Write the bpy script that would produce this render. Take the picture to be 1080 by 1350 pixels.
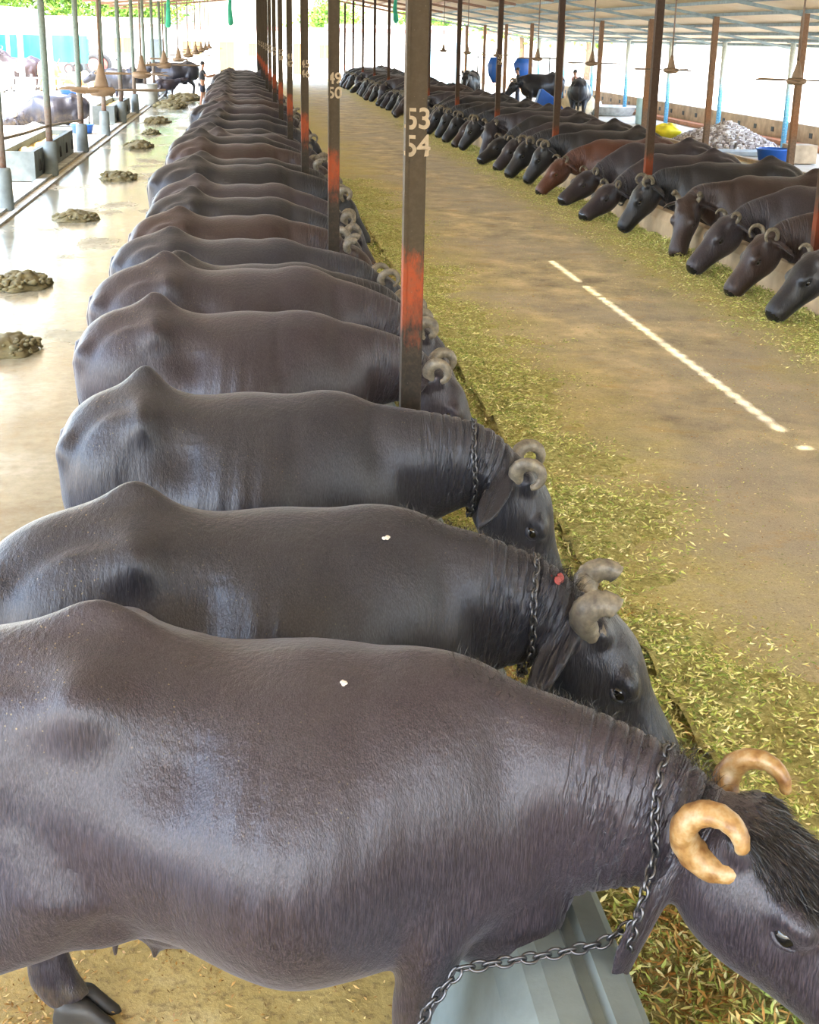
import bpy, bmesh, math, random
import numpy as np
from mathutils import Vector, Matrix, noise as mnoise
rng = np.random.default_rng(7); random.seed(7)
SC = bpy.context.scene; COL = SC.collection
for o in list(bpy.data.objects): bpy.data.objects.remove(o)

# ------------------------------------------------------------ camera
CAMF, CAMH = 1800.0, 2.8
def _n(v): v = np.array(v, float); return v/np.linalg.norm(v)
_Y = _n([320-540, 44-675, CAMF]); _d = np.array([-0.02, 1.0, 0.0]); _d[2] = -(_d@_Y)/_Y[2]; _d = _n(_d); _d = _n(_d-(_d@_Y)*_Y)
_X = np.cross(_d, _Y); _X = _X if _X[0] > 0 else -_X
MW = np.stack([_X, _Y, -_d])                    # world = MW @ (right, down, forward)
cd = bpy.data.cameras.new('camera'); cam = bpy.data.objects.new('camera', cd); COL.objects.link(cam)
R = Matrix([[MW[i][0], -MW[i][1], -MW[i][2]] for i in range(3)]).to_4x4()
cam.matrix_world = Matrix.Translation((0, 0, CAMH)) @ R
cd.sensor_fit = 'VERTICAL'; cd.sensor_height = 24; cd.lens = 24*CAMF/1350; cd.clip_end = 600
SC.camera = cam

# ------------------------------------------------------------ light
w = bpy.data.worlds.new('World'); SC.world = w; w.use_nodes = True
nt = w.node_tree; nt.nodes.clear()
wo = nt.nodes.new('ShaderNodeOutputWorld'); bg = nt.nodes.new('ShaderNodeBackground'); sk = nt.nodes.new('ShaderNodeTexSky')
sk.sky_type = 'NISHITA'; sk.sun_disc = False; sk.sun_elevation = math.radians(58); sk.sun_rotation = math.radians(200); sk.air_density = 1.2; sk.dust_density = 3.0
bg.inputs['Strength'].default_value = SKY_STRENGTH = 0.43
nt.links.new(sk.outputs[0], bg.inputs[0]); nt.links.new(bg.outputs[0], wo.inputs[0])
SUN_DIR = Vector((-0.52, -0.22, 0.95)).normalized()        # towards the sun
sd = bpy.data.lights.new('sun', 'SUN'); so = bpy.data.objects.new('sun', sd); COL.objects.link(so)
sd.energy = 2.4; sd.angle = math.radians(0.6); sd.color = (1, .95, .86)
so.rotation_euler = SUN_DIR.to_track_quat('Z', 'Y').to_euler(); so.location = (0, 0, 30)
vs = SC.view_settings; vs.view_transform = 'Standard'; vs.look = 'None'; vs.gamma = 1; vs.use_curve_mapping = False
vs.exposure = 2.55

# ------------------------------------------------------------ helpers
def tag(o, label=None, cat=None, group=None, kind=None):
    if label: o['label'] = label
    if cat: o['category'] = cat
    if group: o['group'] = group
    if kind: o['kind'] = kind
    return o
def empty(name, loc=(0, 0, 0), rz=0):
    o = bpy.data.objects.new(name, None); COL.objects.link(o); o.location = loc; o.rotation_euler = (0, 0, rz); o.empty_display_size = .1; return o
def link(name, me, mat=None, parent=None, smooth=False):
    o = bpy.data.objects.new(name, me); COL.objects.link(o)
    if mat is not None and not me.materials:
        for m_ in (mat if isinstance(mat, (list, tuple)) else [mat]): me.materials.append(m_)
    if parent: o.parent = parent
    if smooth and len(me.polygons): me.polygons.foreach_set('use_smooth', [True]*len(me.polygons))
    return o
def copy_tree(o, parent=None):
    c = o.copy(); COL.objects.link(c); c.parent = parent
    for ch in list(o.children): copy_tree(ch, c)
    return c
class MB:
    def __init__(s): s.v = []; s.f = []; s.mi = []; s.m = 0
    def add(s, vs_, fs):
        b = len(s.v); s.v += [tuple(map(float, p)) for p in vs_]; s.f += [tuple(b+i for i in f) for f in fs]; s.mi += [s.m]*len(fs)
    def box(s, x0, x1, y0, y1, z0, z1):
        s.add([(x0,y0,z0),(x1,y0,z0),(x1,y1,z0),(x0,y1,z0),(x0,y0,z1),(x1,y0,z1),(x1,y1,z1),(x0,y1,z1)],
              [(0,3,2,1),(4,5,6,7),(0,1,5,4),(1,2,6,5),(2,3,7,6),(3,0,4,7)])
    def prism(s, prof, y0, y1, axis='y', cap=True):
        n = len(prof)
        if axis == 'y': V = [(a, y0, b) for a, b in prof]+[(a, y1, b) for a, b in prof]
        elif axis == 'z': V = [(a, b, y0) for a, b in prof]+[(a, b, y1) for a, b in prof]
        else: V = [(y0, a, b) for a, b in prof]+[(y1, a, b) for a, b in prof]
        F = [(i, (i+1) % n, n+(i+1) % n, n+i) for i in range(n)]
        if cap: F += [tuple(range(n))[::-1], tuple(range(n, 2*n))]
        s.add(V, F)
    def tube(s, pts, rad, n=12, caps=True, flat=1.0, up=(0, 0, 1)):
        P = [np.array(p, float) for p in pts]; m = len(P)
        rad = [rad]*m if np.isscalar(rad) else list(rad)
        T = [P[min(i+1, m-1)]-P[max(i-1, 0)] for i in range(m)]; T = [t/(np.linalg.norm(t)+1e-9) for t in T]
        u = np.array(up, float); u = u-(u@T[0])*T[0]
        if np.linalg.norm(u) < 1e-3: u = np.array([1., 0, 0]); u = u-(u@T[0])*T[0]
        u /= np.linalg.norm(u); V = []
        for i in range(m):
            u = u-(u@T[i])*T[i]; u /= np.linalg.norm(u)+1e-9; v = np.cross(T[i], u)
            for k in range(n):
                a = 2*math.pi*k/n; V.append(P[i]+rad[i]*(math.cos(a)*u*flat+math.sin(a)*v))
        F = [(i*n+k, i*n+(k+1) % n, (i+1)*n+(k+1) % n, (i+1)*n+k) for i in range(m-1) for k in range(n)]
        if caps: F += [tuple(range(n))[::-1], tuple((m-1)*n+k for k in range(n))]
        s.add(V, F)
    def lathe(s, prof, cx=0, cy=0, cz=0, n=20, sx=1, sy=1):
        V = [(cx+r*sx*math.cos(2*math.pi*k/n), cy+r*sy*math.sin(2*math.pi*k/n), cz+z) for r, z in prof for k in range(n)]; m = len(prof)
        F = [(i*n+k, i*n+(k+1) % n, (i+1)*n+(k+1) % n, (i+1)*n+k) for i in range(m-1) for k in range(n)]
        F += [tuple(range(n))[::-1], tuple((m-1)*n+k for k in range(n))]; s.add(V, F)
    def ell(s, c, r, n=20, m=12, rot=None):
        V = []
        for i in range(m+1):
            ph = math.pi*(i+.001)/(m+.002)
            for k in range(n):
                a = 2*math.pi*k/n; p = Vector((r[0]*math.sin(ph)*math.cos(a), r[1]*math.sin(ph)*math.sin(a), r[2]*math.cos(ph)))
                if rot is not None: p = rot @ p
                V.append((c[0]+p[0], c[1]+p[1], c[2]+p[2]))
        F = [(i*n+k, (i+1)*n+k, (i+1)*n+(k+1) % n, i*n+(k+1) % n) for i in range(m) for k in range(n)]
        F += [tuple(range(n)), tuple(m*n+k for k in range(n))[::-1]]; s.add(V, F)
    def loft(s, rings):
        n = len(rings[0]); m = len(rings); V = [p for r in rings for p in r]
        F = [(i*n+k, i*n+(k+1) % n, (i+1)*n+(k+1) % n, (i+1)*n+k) for i in range(m-1) for k in range(n)]
        F += [tuple(range(n))[::-1], tuple((m-1)*n+k for k in range(n))]; s.add(V, F)
    def mesh(s, name):
        me = bpy.data.meshes.new(name); me.from_pydata(s.v, [], s.f); me.update()
        if any(s.mi): me.polygons.foreach_set('material_index', s.mi)
        return me
    def build(s, name, mat, parent=None, smooth=False, fix=True):
        me = s.mesh(name)
        if fix:
            bm = bmesh.new(); bm.from_mesh(me); bmesh.ops.recalc_face_normals(bm, faces=bm.faces); bm.to_mesh(me); bm.free()
        return link(name, me, mat, parent, smooth)
def bevel(o, wd, seg=2):
    m = o.modifiers.new('b', 'BEVEL'); m.width = wd; m.segments = seg; m.limit_method = 'ANGLE'; return o
def bake(o):
    dg = bpy.context.evaluated_depsgraph_get(); me = bpy.data.meshes.new_from_object(o.evaluated_get(dg)); o.modifiers.clear(); o.data = me; return me
def grid_mesh(x0, x1, y0, y1, nx, ny, zf, name):
    xs = np.linspace(x0, x1, nx); ys = np.linspace(y0, y1, ny) if np.isscalar(ny) else ny
    V = [(x, y, zf(x, y)) for y in ys for x in xs]; F = [(j*nx+i, j*nx+i+1, (j+1)*nx+i+1, (j+1)*nx+i) for j in range(len(ys)-1) for i in range(nx-1)]
    me = bpy.data.meshes.new(name); me.from_pydata(V, [], F); me.update(); return me
def fbm(x, y, z=0, o=4): return mnoise.fractal(Vector((x, y, z)), 1.0, 2.0, o)

# ------------------------------------------------------------ node materials
class NM:
    def __init__(s, name, base=(.5, .5, .5), rough=.6, **kw):
        s.mat = bpy.data.materials.new(name); s.mat.use_nodes = True; s.t = s.mat.node_tree; s.b = s.t.nodes['Principled BSDF']
        s.b.inputs['Base Color'].default_value = (*base, 1); s.b.inputs['Roughness'].default_value = rough
        for k, v in kw.items(): s.b.inputs[k.replace('_', ' ')].default_value = v
    def N(s, t, **kw):
        n = s.t.nodes.new('ShaderNode'+t)
        for k, v in kw.items(): setattr(n, k, v)
        return n
    def L(s, a, b): s.t.links.new(a, b)
    def co(s, scale=(1, 1, 1), kind='Object', rot=(0, 0, 0)):
        if not hasattr(s, 'tc'): s.tc = s.N('TexCoord')
        m = s.N('Mapping'); m.inputs['Scale'].default_value = scale; m.inputs['Rotation'].default_value = rot; s.L(s.tc.outputs[kind], m.inputs[0]); return m.outputs[0]
    def noise(s, scale, detail=4, rough=.55, co=None, dist=0):
        n = s.N('TexNoise'); n.inputs['Scale'].default_value = scale; n.inputs['Detail'].default_value = detail; n.inputs['Roughness'].default_value = rough; n.inputs['Distortion'].default_value = dist
        s.L(co if co is not None else s.co(), n.inputs['Vector']); return n.outputs['Fac']
    def vor(s, scale, co=None, feat='F1', out='Distance'):
        n = s.N('TexVoronoi', feature=feat); n.inputs['Scale'].default_value = scale; s.L(co if co is not None else s.co(), n.inputs['Vector']); return n.outputs[out]
    def ramp(s, src, stops, interp='LINEAR'):
        r = s.N('ValToRGB'); r.color_ramp.interpolation = interp; e = r.color_ramp.elements
        while len(e) < len(stops): e.new(.5)
        for i, (p, c) in enumerate(stops): e[i].position = p; e[i].color = (*c, 1) if not np.isscalar(c) else (c, c, c, 1)
        s.L(src, r.inputs[0]); return r.outputs[0]
    def mix(s, fac, a, b, mode='MIX'):
        m = s.N('MixRGB', blend_type=mode)
        for i, v in ((0, fac), (1, a), (2, b)):
            if hasattr(v, 'links') or hasattr(v, 'is_linked'): s.L(v, m.inputs[i])
            elif i == 0: m.inputs[0].default_value = v
            else: m.inputs[i].default_value = (*v, 1) if not np.isscalar(v) else (v, v, v, 1)
        return m.outputs[0]
    def math(s, op, a, b=0, clamp=False):
        m = s.N('Math', operation=op, use_clamp=clamp)
        for i, v in ((0, a), (1, b)):
            if hasattr(v, 'is_linked'): s.L(v, m.inputs[i])
            else: m.inputs[i].default_value = v
        return m.outputs[0]
    def sep(s, kind='Object'):
        x = s.N('SeparateXYZ'); s.L(s.co(kind=kind), x.inputs[0]); return x.outputs
    def col(s, c): s.L(c, s.b.inputs['Base Color']); return s
    def rg(s, c): s.L(c, s.b.inputs['Roughness']); return s
    def bump(s, h, strength=.5, dist=.01):
        b = s.N('Bump'); b.inputs['Strength'].default_value = strength; b.inputs['Distance'].default_value = dist; s.L(h, b.inputs['Height'])
        old = s.b.inputs['Normal'].links
        if old: s.L(old[0].from_socket, b.inputs['Normal'])
        s.L(b.outputs[0], s.b.inputs['Normal']); return s
def simple(name, c, rough=.6, var=.25, scale=6, bmp=.2, **kw):
    m = NM(name, c, rough, **kw); n = m.noise(scale, 5)
    m.col(m.ramp(n, [(.3, tuple(x*(1-var) for x in c)), (.7, tuple(min(1, x*(1+var)) for x in c))]))
    if bmp: m.bump(m.noise(scale*8, 4), bmp, .004)
    return m.mat

def hide_mat(name, dark, lite, red=None):
    m = NM(name, dark, .45)
    tex = m.noise(2.2, 5, .6); c = m.ramp(tex, [(.3, dark), (.72, lite)])
    if red: c = m.mix(m.ramp(m.noise(1.3, 3), [(.4, 0), (.65, 1)]), c, red)
    hair = m.noise(1, 3, .6, m.co((55, 55, 9)))
    fine = m.noise(1, 2, .6, m.co((260, 260, 30), rot=(.12, .1, 0)))
    c = m.mix(m.ramp(fine, [(.40, 0), (.70, .6)]), c, tuple(min(1, x*2.4+.008) for x in lite))
    # dust and straw crumbs lying on the upper back
    geo = m.N('NewGeometry'); nz = m.N('SeparateXYZ'); m.L(geo.outputs['Normal'], nz.inputs[0])
    z = m.sep()[2]
    crumbs = m.ramp(m.vor(55), [(.0, 1), (.10, 1), (.16, 0)])
    patch = m.ramp(m.noise(3.1, 4, .7), [(.50, 0), (.66, 1)])
    hi = m.ramp(z, [(0, 0), (1.0, 0), (1.25, 1)]) if False else m.math('MULTIPLY', m.math('SUBTRACT', z, .95, True), 2.6, True)
    c = m.mix(m.math('MULTIPLY', m.math('MULTIPLY', crumbs, patch), hi), c, (.22, .17, .08))
    dust = m.math('MULTIPLY', m.math('MULTIPLY', m.ramp(m.noise(4.5, 6, .7), [(.42, 0), (.75, 1)]), hi), .38)
    c = m.mix(dust, c, (.040, .038, .038))
    mud = m.math('MULTIPLY', m.ramp(m.noise(7, 5, .7), [(.45, 0), (.62, 1)]), m.math('SUBTRACT', 1, m.math('MULTIPLY', z, 1.7, True), True))
    c = m.mix(m.math('MULTIPLY', mud, .7), c, (.10, .075, .04))
    m.col(c); m.rg(m.ramp(tex, [(.3, .29), (.7, .44)]))
    m.b.inputs['Specular Tint'].default_value = (.84, .88, 1, 1); m.b.inputs['Sheen Weight'].default_value = .14; m.b.inputs['Sheen Roughness'].default_value = .4; m.b.inputs['Sheen Tint'].default_value = (.8, .82, 1, 1)
    m.b.inputs['Specular IOR Level'].default_value = .45
    m.bump(hair, .35, .012); m.bump(fine, .42, .004)
    # skin folds across the neck
    at_ = m.N('Attribute'); at_.attribute_name = 'neck'; s_ = m.N('SeparateXYZ'); m.L(at_.outputs['Vector'], s_.inputs[0])
    cv = m.N('CombineXYZ'); m.L(m.math('MULTIPLY', s_.outputs[0], 26), cv.inputs[0]); m.L(m.math('MULTIPLY', s_.outputs[2], 2.2), cv.inputs[1])
    wr = m.noise(1.0, 3, .55, cv.outputs[0]); wr = m.ramp(wr, [(.36, 0), (.5, 1), (.7, .8)])
    wr = m.mix(s_.outputs[1], 1.0, wr)
    m.bump(wr, .8, .02)
    return m.mat
HIDES = [hide_mat('hide_black', (.004, .0038, .005), (.008, .0075, .0095)),
         hide_mat('hide_brown_black', (.009, .0068, .0088), (.022, .0165, .0215)),
         hide_mat('hide_brown', (.011, .006, .005), (.026, .014, .012)),
         hide_mat('hide_red_brown', (.034, .011, .006), (.070, .024, .013)),
         hide_mat('hide_slate', (.006, .006, .0085), (.014, .0135, .019))]
m = NM('horn', (.2, .17, .13), .45); y = m.noise(1, 3, .6, m.co((30, 30, 30))); m.col(m.ramp(y, [(.3, (.07, .06, .05)), (.55, (.15, .13, .10)), (.8, (.26, .22, .16))])); m.bump(m.noise(60, 3), .4, .004); HORN = m.mat
m = NM('horn_amber', (.5, .3, .12), .4); y = m.noise(1, 3, .6, m.co((22, 22, 22))); m.col(m.ramp(y, [(.3, (.13, .055, .015)), (.5, (.26, .15, .055)), (.72, (.36, .28, .17))])); m.bump(m.noise(45, 3), .5, .005); HORNA = m.mat
EYE = NM('eye', (.006, .005, .005), .06).mat
SORE = simple('sore_skin', (.30, .05, .05), .4, .3, 60, .4); DROP = simple('dried_dropping', (.55, .50, .46), .8, .1, 40, .2)
HOOF = simple('hoof', (.03, .026, .022), .5)
HAIR = NM('hair_black', (.012, .011, .012), .4).mat
HAIRO = NM('hair_rust', (.28, .07, .015), .5).mat
MUZ = NM('wet_nose', (.012, .011, .012), .2).mat
CHAIN = NM('chain_steel', (.10, .10, .11), .35, Metallic=.9).mat
# ------------------------------------------------------------ buffalo
def catmull(xs, rows, n):
    rows = np.array(rows, float); xs = np.array(xs, float); X = np.linspace(xs[0], xs[-1], n); out = []
    d = np.gradient(rows, xs, axis=0)
    for x in X:
        i = min(max(np.searchsorted(xs, x)-1, 0), len(xs)-2); h = xs[i+1]-xs[i]; t = (x-xs[i])/h
        out.append((2*t**3-3*t*t+1)*rows[i]+(t**3-2*t*t+t)*h*d[i]+(-2*t**3+3*t*t)*rows[i+1]+(t**3-t*t)*h*d[i+1])
    return X, np.array(out)
def ring(c, r, u, hw, ht, hb, nt_=2., nb=2., n=36):
    c = np.array(c, float); P = []
    for k in range(n):
        a = 2*math.pi*k/n; cs, sn = math.cos(a), math.sin(a); e = nt_ if cs > 0 else nb
        P.append(c+np.array(r)*hw*math.copysign(abs(sn)**(2/e), sn)+np.array(u)*(ht if cs > 0 else hb)*math.copysign(abs(cs)**(2/e), cs))
    return P
TORSO = [(-1.02, 1.14, .86, .10), (-.97, 1.22, .72, .19), (-.86, 1.305, .64, .255), (-.70, 1.36, .62, .29), (-.52, 1.395, .58, .315), (-.34, 1.355, .53, .345),
         (-.12, 1.335, .49, .40), (.10, 1.335, .47, .42), (.30, 1.325, .48, .385), (.46, 1.335, .49, .315), (.60, 1.315, .51, .26), (.74, 1.25, .56, .20), (.84, 1.16, .64, .13)]
HEAD = [(-.10, -.05, -.22, .080), (-.04, .0, -.275, .118), (.04, .024, -.305, .134), (.12, .038, -.315, .138), (.20, .026, -.30, .130), (.29, .008, -.265, .112),
        (.38, .002, -.235, .104), (.46, .0, -.215, .104), (.525, -.008, -.20, .104), (.57, -.03, -.18, .088), (.598, -.065, -.15, .050)]
def buffalo(name='water_buffalo', poll=(1.30, 0, 1.06), yaw=0., pitch=-58, roll=0., hide=0, horn='curl', hornmat=None, vox=.017, fat=1.0, seed=0, ears=(-25, -25), bony=1.0,
            chain=False, tuft=False, mane=False, hornR=.07, hornw=.036, hornturn=320, tail_hair=None, legs=(0, 0), udder=False, color_top=None, hips=1.0, headscale=1.06, neck=1.0, earlen=1.0, hornout=.0, hornstart=-45, hornc=-.015, brisket=0., earw=1.0, switch=0., marks=()):
    r_ = random.Random(seed); hm = HIDES[hide]
    yw, pt, rl = map(math.radians, (yaw, pitch, roll))
    u = np.array([math.cos(pt)*math.cos(yw), math.cos(pt)*math.sin(yw), math.sin(pt)])
    v = np.cross([0, 0, 1], u); v /= np.linalg.norm(v); wv = np.cross(u, v)
    v, wv = v*math.cos(rl)+wv*math.sin(rl), wv*math.cos(rl)-v*math.sin(rl)
    poll = np.array(poll, float); hs = headscale
    H = lambda a, b, c: poll+hs*(u*a+v*b+wv*c)
    mb = MB()
    # torso
    X, S = catmull([t[0] for t in TORSO], [t[1:] for t in TORSO], 44)
    rings = []
    for x, (top, bot, hw) in zip(X, S):
        bl = math.exp(-((x-.0)/.5)**2); hw *= 1+(fat-1)*bl; bot -= (fat-1)*.18*bl
        cz = bot+(top-bot)*.50
        rings.append(ring((x, 0, cz), (0, 1, 0), (0, 0, 1), max(hw, .02), top-cz, cz-bot, 1.75 if x < .2 else 1.85, 2.15))
    mb.loft(rings)
    # neck
    hb = H(-.04, 0, -.13); B0 = np.array([.36, 0, .99]); B1 = np.array([.80, 0, 1.02]); fw = _n(u*.55+np.array([.7*math.cos(yw*.5), .7*math.sin(yw*.5), 0])); B2 = hb-.26*fw
    path = []; rings = []; nn = 26
    for i in range(nn):
        t = i/(nn-1); p = (1-t)**3*B0+3*(1-t)**2*t*B1+3*(1-t)*t*t*B2+t**3*hb
        tg = 3*(1-t)**2*(B1-B0)+6*(1-t)*t*(B2-B1)+3*t*t*(hb-B2); tg = _n(tg)
        up = (1-t)*np.array([0, 0, 1.])+t*wv*.9+t*np.array([0, 0, .25]); up = _n(up-(up@tg)*tg); rt = np.cross(up, tg)
        path.append((p, tg, up, rt))
        ht = np.interp(t, [0, .3, .6, .85, 1], [.31, .27, .205, .165, .11]); hbm = neck*np.interp(t, [0, .3, .6, .85, 1], [.42, .38, .30, .225, .14]); hw = np.interp(t, [0, .25, .5, .8, 1], [.23, .195, .16, .135, .105])
        rings.append(ring(p, rt, up, hw, ht, hbm, 1.75, 1.9))
    mb.loft(rings)
    # head
    X, S = catmull([t[0] for t in HEAD], [t[1:] for t in HEAD], 26); rings = []
    for x, (top, bot, hw) in zip(X, S):
        c = (top*.45+bot*.55); rings.append(ring(H(x, 0, c), v, wv, max(hw, .012)*hs, (top-c)*hs, (c-bot)*hs, 2.3, 1.9))
    mb.loft(rings)
    rotH = Matrix([[u[i], v[i], wv[i]] for i in range(3)])
    for sgn in (1, -1):
        mb.ell(H(.19, sgn*.105, -.045), (.062*hs, .036*hs, .048*hs), rot=rotH)     # brow
        mb.ell(H(.17, sgn*.085, -.16), (.13*hs, .042*hs, .085*hs), rot=rotH)       # cheek
        mb.ell(H(.50, sgn*.045, -.06), (.05*hs, .040*hs, .045*hs), rot=rotH)       # nostril wing
        mb.ell(H(.0, sgn*.085, -.04), (.06*hs, .05*hs, .04*hs), rot=rotH)          # horn base
        mb.ell((.46, sgn*.175, .93), (.17, .085, .27)); mb.ell((.56, sgn*.17, .80), (.15, .10, .20))
        mb.ell((-.66, sgn*.19, .98), (.26, .12, .32)); mb.ell((-.54, sgn*.19, .78), (.20, .10, .24))
        # ear
        el = math.radians(ears[0] if sgn > 0 else ears[1]); dirE = _n(v*sgn*math.cos(el)+wv*math.sin(el)*.5+np.array([0, 0, 1.])*math.sin(el)*.7-u*(.22 if earw < 1.2 else .05))
        nrm = _n(np.cross(dirE, v*sgn+1e-3*u) if abs(dirE@v) < .5 else wv*.5-u*.85); nrm = _n(nrm-(nrm@dirE)*dirE); wd = np.cross(dirE, nrm)
        base = H(-.04, sgn*.105, -.115 if earw < 1.2 else -.165); rings = []
        for i in range(15):
            t = i/14; wdt = np.interp(t, [0, .12, .4, .7, .92, 1], [.035, .042, .066, .058, .028, .008])*hs*earw; th = np.interp(t, [0, .3, 1], [.026, .019, .016])*hs
            c = base+dirE*(-.03+.27*earlen*t)*hs-np.array([0, 0, 1])*.05*t*t*hs
            rg_ = []
            for k in range(20):
                a = 2*math.pi*k/20; rg_.append(c+wd*wdt*math.cos(a)+nrm*(th*math.sin(a)+.35*wdt*(math.cos(a)**2)*(1 if t > .1 else 0)))
            rings.append(rg_)
        mb.loft(rings)
        # legs
        a, b = legs; sh = sgn*a
        mb.tube([(.44, sgn*.06, 1.0), (.47, sgn*.13, .93), (.49, sgn*.165, .82), (.52, sgn*.19, .66), (.53+sh*.5, sgn*.185, .50), (.53+sh, sgn*.18, .41), (.53+sh, sgn*.18, .36), (.53+sh*1.2, sgn*.18, .24), (.54+sh*1.3, sgn*.18, .13), (.575+sh*1.3, sgn*.18, .06)],
                [.04, .10, .125, .112, .078, .066, .062, .046, .056, .055], 16)
        sh = sgn*b
        mb.tube([(-.60, sgn*.04, 1.1), (-.62, sgn*.10, 1.02), (-.60, sgn*.17, .90), (-.56, sgn*.21, .76), (-.64+sh*.3, sgn*.20, .60), (-.76+sh*.6, sgn*.19, .475), (-.79+sh*.8, sgn*.19, .42), (-.77+sh, sgn*.19, .28), (-.755+sh, sgn*.19, .13), (-.715+sh, sgn*.19, .06)],
                [.05, .12, .165, .152, .105, .070, .066, .049, .058, .056], 16)
    mb.ell((.66, 0, .72-.07*brisket), (.17+.06*brisket, .13+.05*brisket, .17+.03*brisket)); mb.ell((-.36, 0, .56), (.16, .14, .11))
    if udder: mb.ell((-.50, 0, .54), (.17, .15, .13))
    for sx_, sy_ in ((-.42, .07), (-.42, -.07), (-.50, .07), (-.50, -.07)): mb.tube([(sx_, sy_, .52), (sx_, sy_, .415)], [.02, .013], 8)
    me = mb.mesh('b'); o = bpy.data.objects.new('b', me); COL.objects.link(o)
    md = o.modifiers.new('r', 'REMESH'); md.mode = 'VOXEL'; md.voxel_size = vox; md.use_smooth_shade = True
    me = bake(o); bpy.data.objects.remove(o)
    nv = len(me.vertices); co = np.empty(nv*3); me.vertices.foreach_get('co', co); co = co.reshape(-1, 3)
    ed = np.empty(len(me.edges)*2, int); me.edges.foreach_get('vertices', ed); ed = ed.reshape(-1, 2)
    deg = np.bincount(ed.ravel(), minlength=nv).astype(float)[:, None]
    def smooth(c, it, lam=.6, mask=None):
        for _ in range(it):
            for l in (lam, -lam*.93):
                s = np.zeros_like(c); np.add.at(s, ed[:, 0], c[ed[:, 1]]); np.add.at(s, ed[:, 1], c[ed[:, 0]])
                dlt = s/deg-c; c = c+l*dlt*(1 if mask is None else mask)
        return c
    hd = (co-poll)@np.stack([u, v, wv]).T/hs
    ishead = np.clip((hd[:, 0]+.06)/.12, 0, 1)*(np.linalg.norm(hd, axis=1) < .75)
    bodymask = (1-ishead*.75)[:, None]
    s = co.copy()
    for _ in range(int(round(9*(.017/vox)**1.5))):
        t_ = np.zeros_like(s); np.add.at(t_, ed[:, 0], s[ed[:, 1]]); np.add.at(t_, ed[:, 1], s[ed[:, 0]]); s = s+.6*(t_/deg-s)*bodymask
    co = smooth(s, 4)
    # anatomy: bones, hollows, ribs
    me.vertices.foreach_set('co', co.ravel()); me.update()
    nr = np.empty(nv*3); me.vertex_normals.foreach_get('vector', nr); nr = nr.reshape(-1, 3)
    x, y, z = co.T; ay = np.abs(y); d = np.zeros(nv); up = np.zeros(nv)
    g = lambda cx, cy, cz, rx, ry, rz: np.exp(-((x-cx)/rx)**2-((ay-cy)/ry)**2-((z-cz)/rz)**2)
    B = bony*hips
    d += .060*B*g(-.50, .28, 1.27, .075, .07, .075)                  # hook bones
    up += .030*B*g(-.50, .22, 1.32, .10, .10, .12)
    up += .038*B*np.exp(-((x+.50)/.10)**2-(y/.05)**2)*(z > 1.2)       # sacral crest
    d += .045*B*g(-.93, .12, 1.10, .07, .06, .07)                  # pin bones
    d -= .034*B*g(-.28, .27, 1.12, .14, .14, .14)                  # flank hollow
    d -= .014*B*g(-.74, .20, 1.22, .14, .1, .1)
    up -= .018*np.exp(-((x+.22)/.16)**2-(y/.2)**2)*(z > 1.2)
    up += .012*np.exp(-((x-.48)/.20)**2-(y/.07)**2)*(z > 1.15)        # withers
    d += .007*g(.50, .16, 1.18, .08, .09, .14)                    # shoulder blade
    d -= .022*g(.30, .28, 1.05, .08, .15, .22)
    d -= .020*g(.68, .14, 1.10, .06, .10, .20)
    rib = np.sin((x+.12*(1-z))*2*math.pi/.115)*np.exp(-((x-.0)/.26)**2)*np.exp(-((z-.98)/.22)**2)*(ay > .15)
    d += .0016*bony*rib
    d -= .006*g(-.46, .30, .80, .10, .1, .2)
    low = np.array([mnoise.noise(Vector((float(a)*3+seed, float(b)*3, float(c)*3))) for a, b, c in co]); d += .006*low
    P = np.array([p[0] for p in path]); T = np.linspace(0, 1, nn); U = np.array([p[2] for p in path])
    dist = np.linalg.norm(co[:, None, :]-P[None], axis=2); ti = dist.argmin(1); t = T[ti]
    # finer parameter by projecting on the tangent
    TG = np.array([p[1] for p in path]); along = np.einsum('ij,ij->i', co-P[ti], TG[ti]); seglen = np.linalg.norm(P[1:]-P[:-1], axis=1).mean(); tt = t+along/(seglen*(nn-1))
    vert = np.einsum('ij,ij->i', co-P[ti], U[ti])
    nm = np.clip((tt-.42)/.25, 0, 1)*np.clip((1.02-tt)/.08, 0, 1)*(1-ishead)*(x > .62)
    ph = tt*26+1.3*vert*4+np.array([mnoise.noise(Vector((float(a)*4, float(b)*4, float(c)*4+9))) for a, b, c in co])*.9
    if vox < .015: d -= .010*nm*(np.clip(np.sin(ph*2*math.pi/1.35), 0, 1)**2)
    # head modelling
    a, b, c = hd.T; ab = np.abs(b); gh = lambda ca, cb, cc, ra, rb, rc: np.exp(-((a-ca)/ra)**2-((ab-cb)/rb)**2-((c-cc)/rc)**2)
    d -= .012*gh(.20, .13, -.075, .035, .03, .026)                    # eye socket
    d += .008*gh(.20, .13, -.03, .05, .04, .016)
    d -= .012*gh(.33, .07, -.09, .06, .03, .03)
    d -= .016*gh(.535, .045, -.055, .016, .014, .012)                 # nostrils
    d -= .007*gh(.47, .07, -.128, .10, .05, .008)                     # mouth line
    co = co+nr*d[:, None]; co[:, 2] += up
    me.vertices.foreach_set('co', co.ravel()); me.update()
    at_ = me.attributes.new('neck', 'FLOAT_VECTOR', 'POINT'); at_.data.foreach_set('vector', np.stack([tt, nm, vert*2], 1).astype(np.float32).ravel())
    root = empty(name)
    me.materials.clear(); body = link('body', me, [hm, MUZ], root, True)
    nrm_ = np.empty(nv*3); me.vertex_normals.foreach_get('vector', nrm_); nrm_ = nrm_.reshape(-1, 3); nrm_z = nrm_[:, 2]
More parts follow.
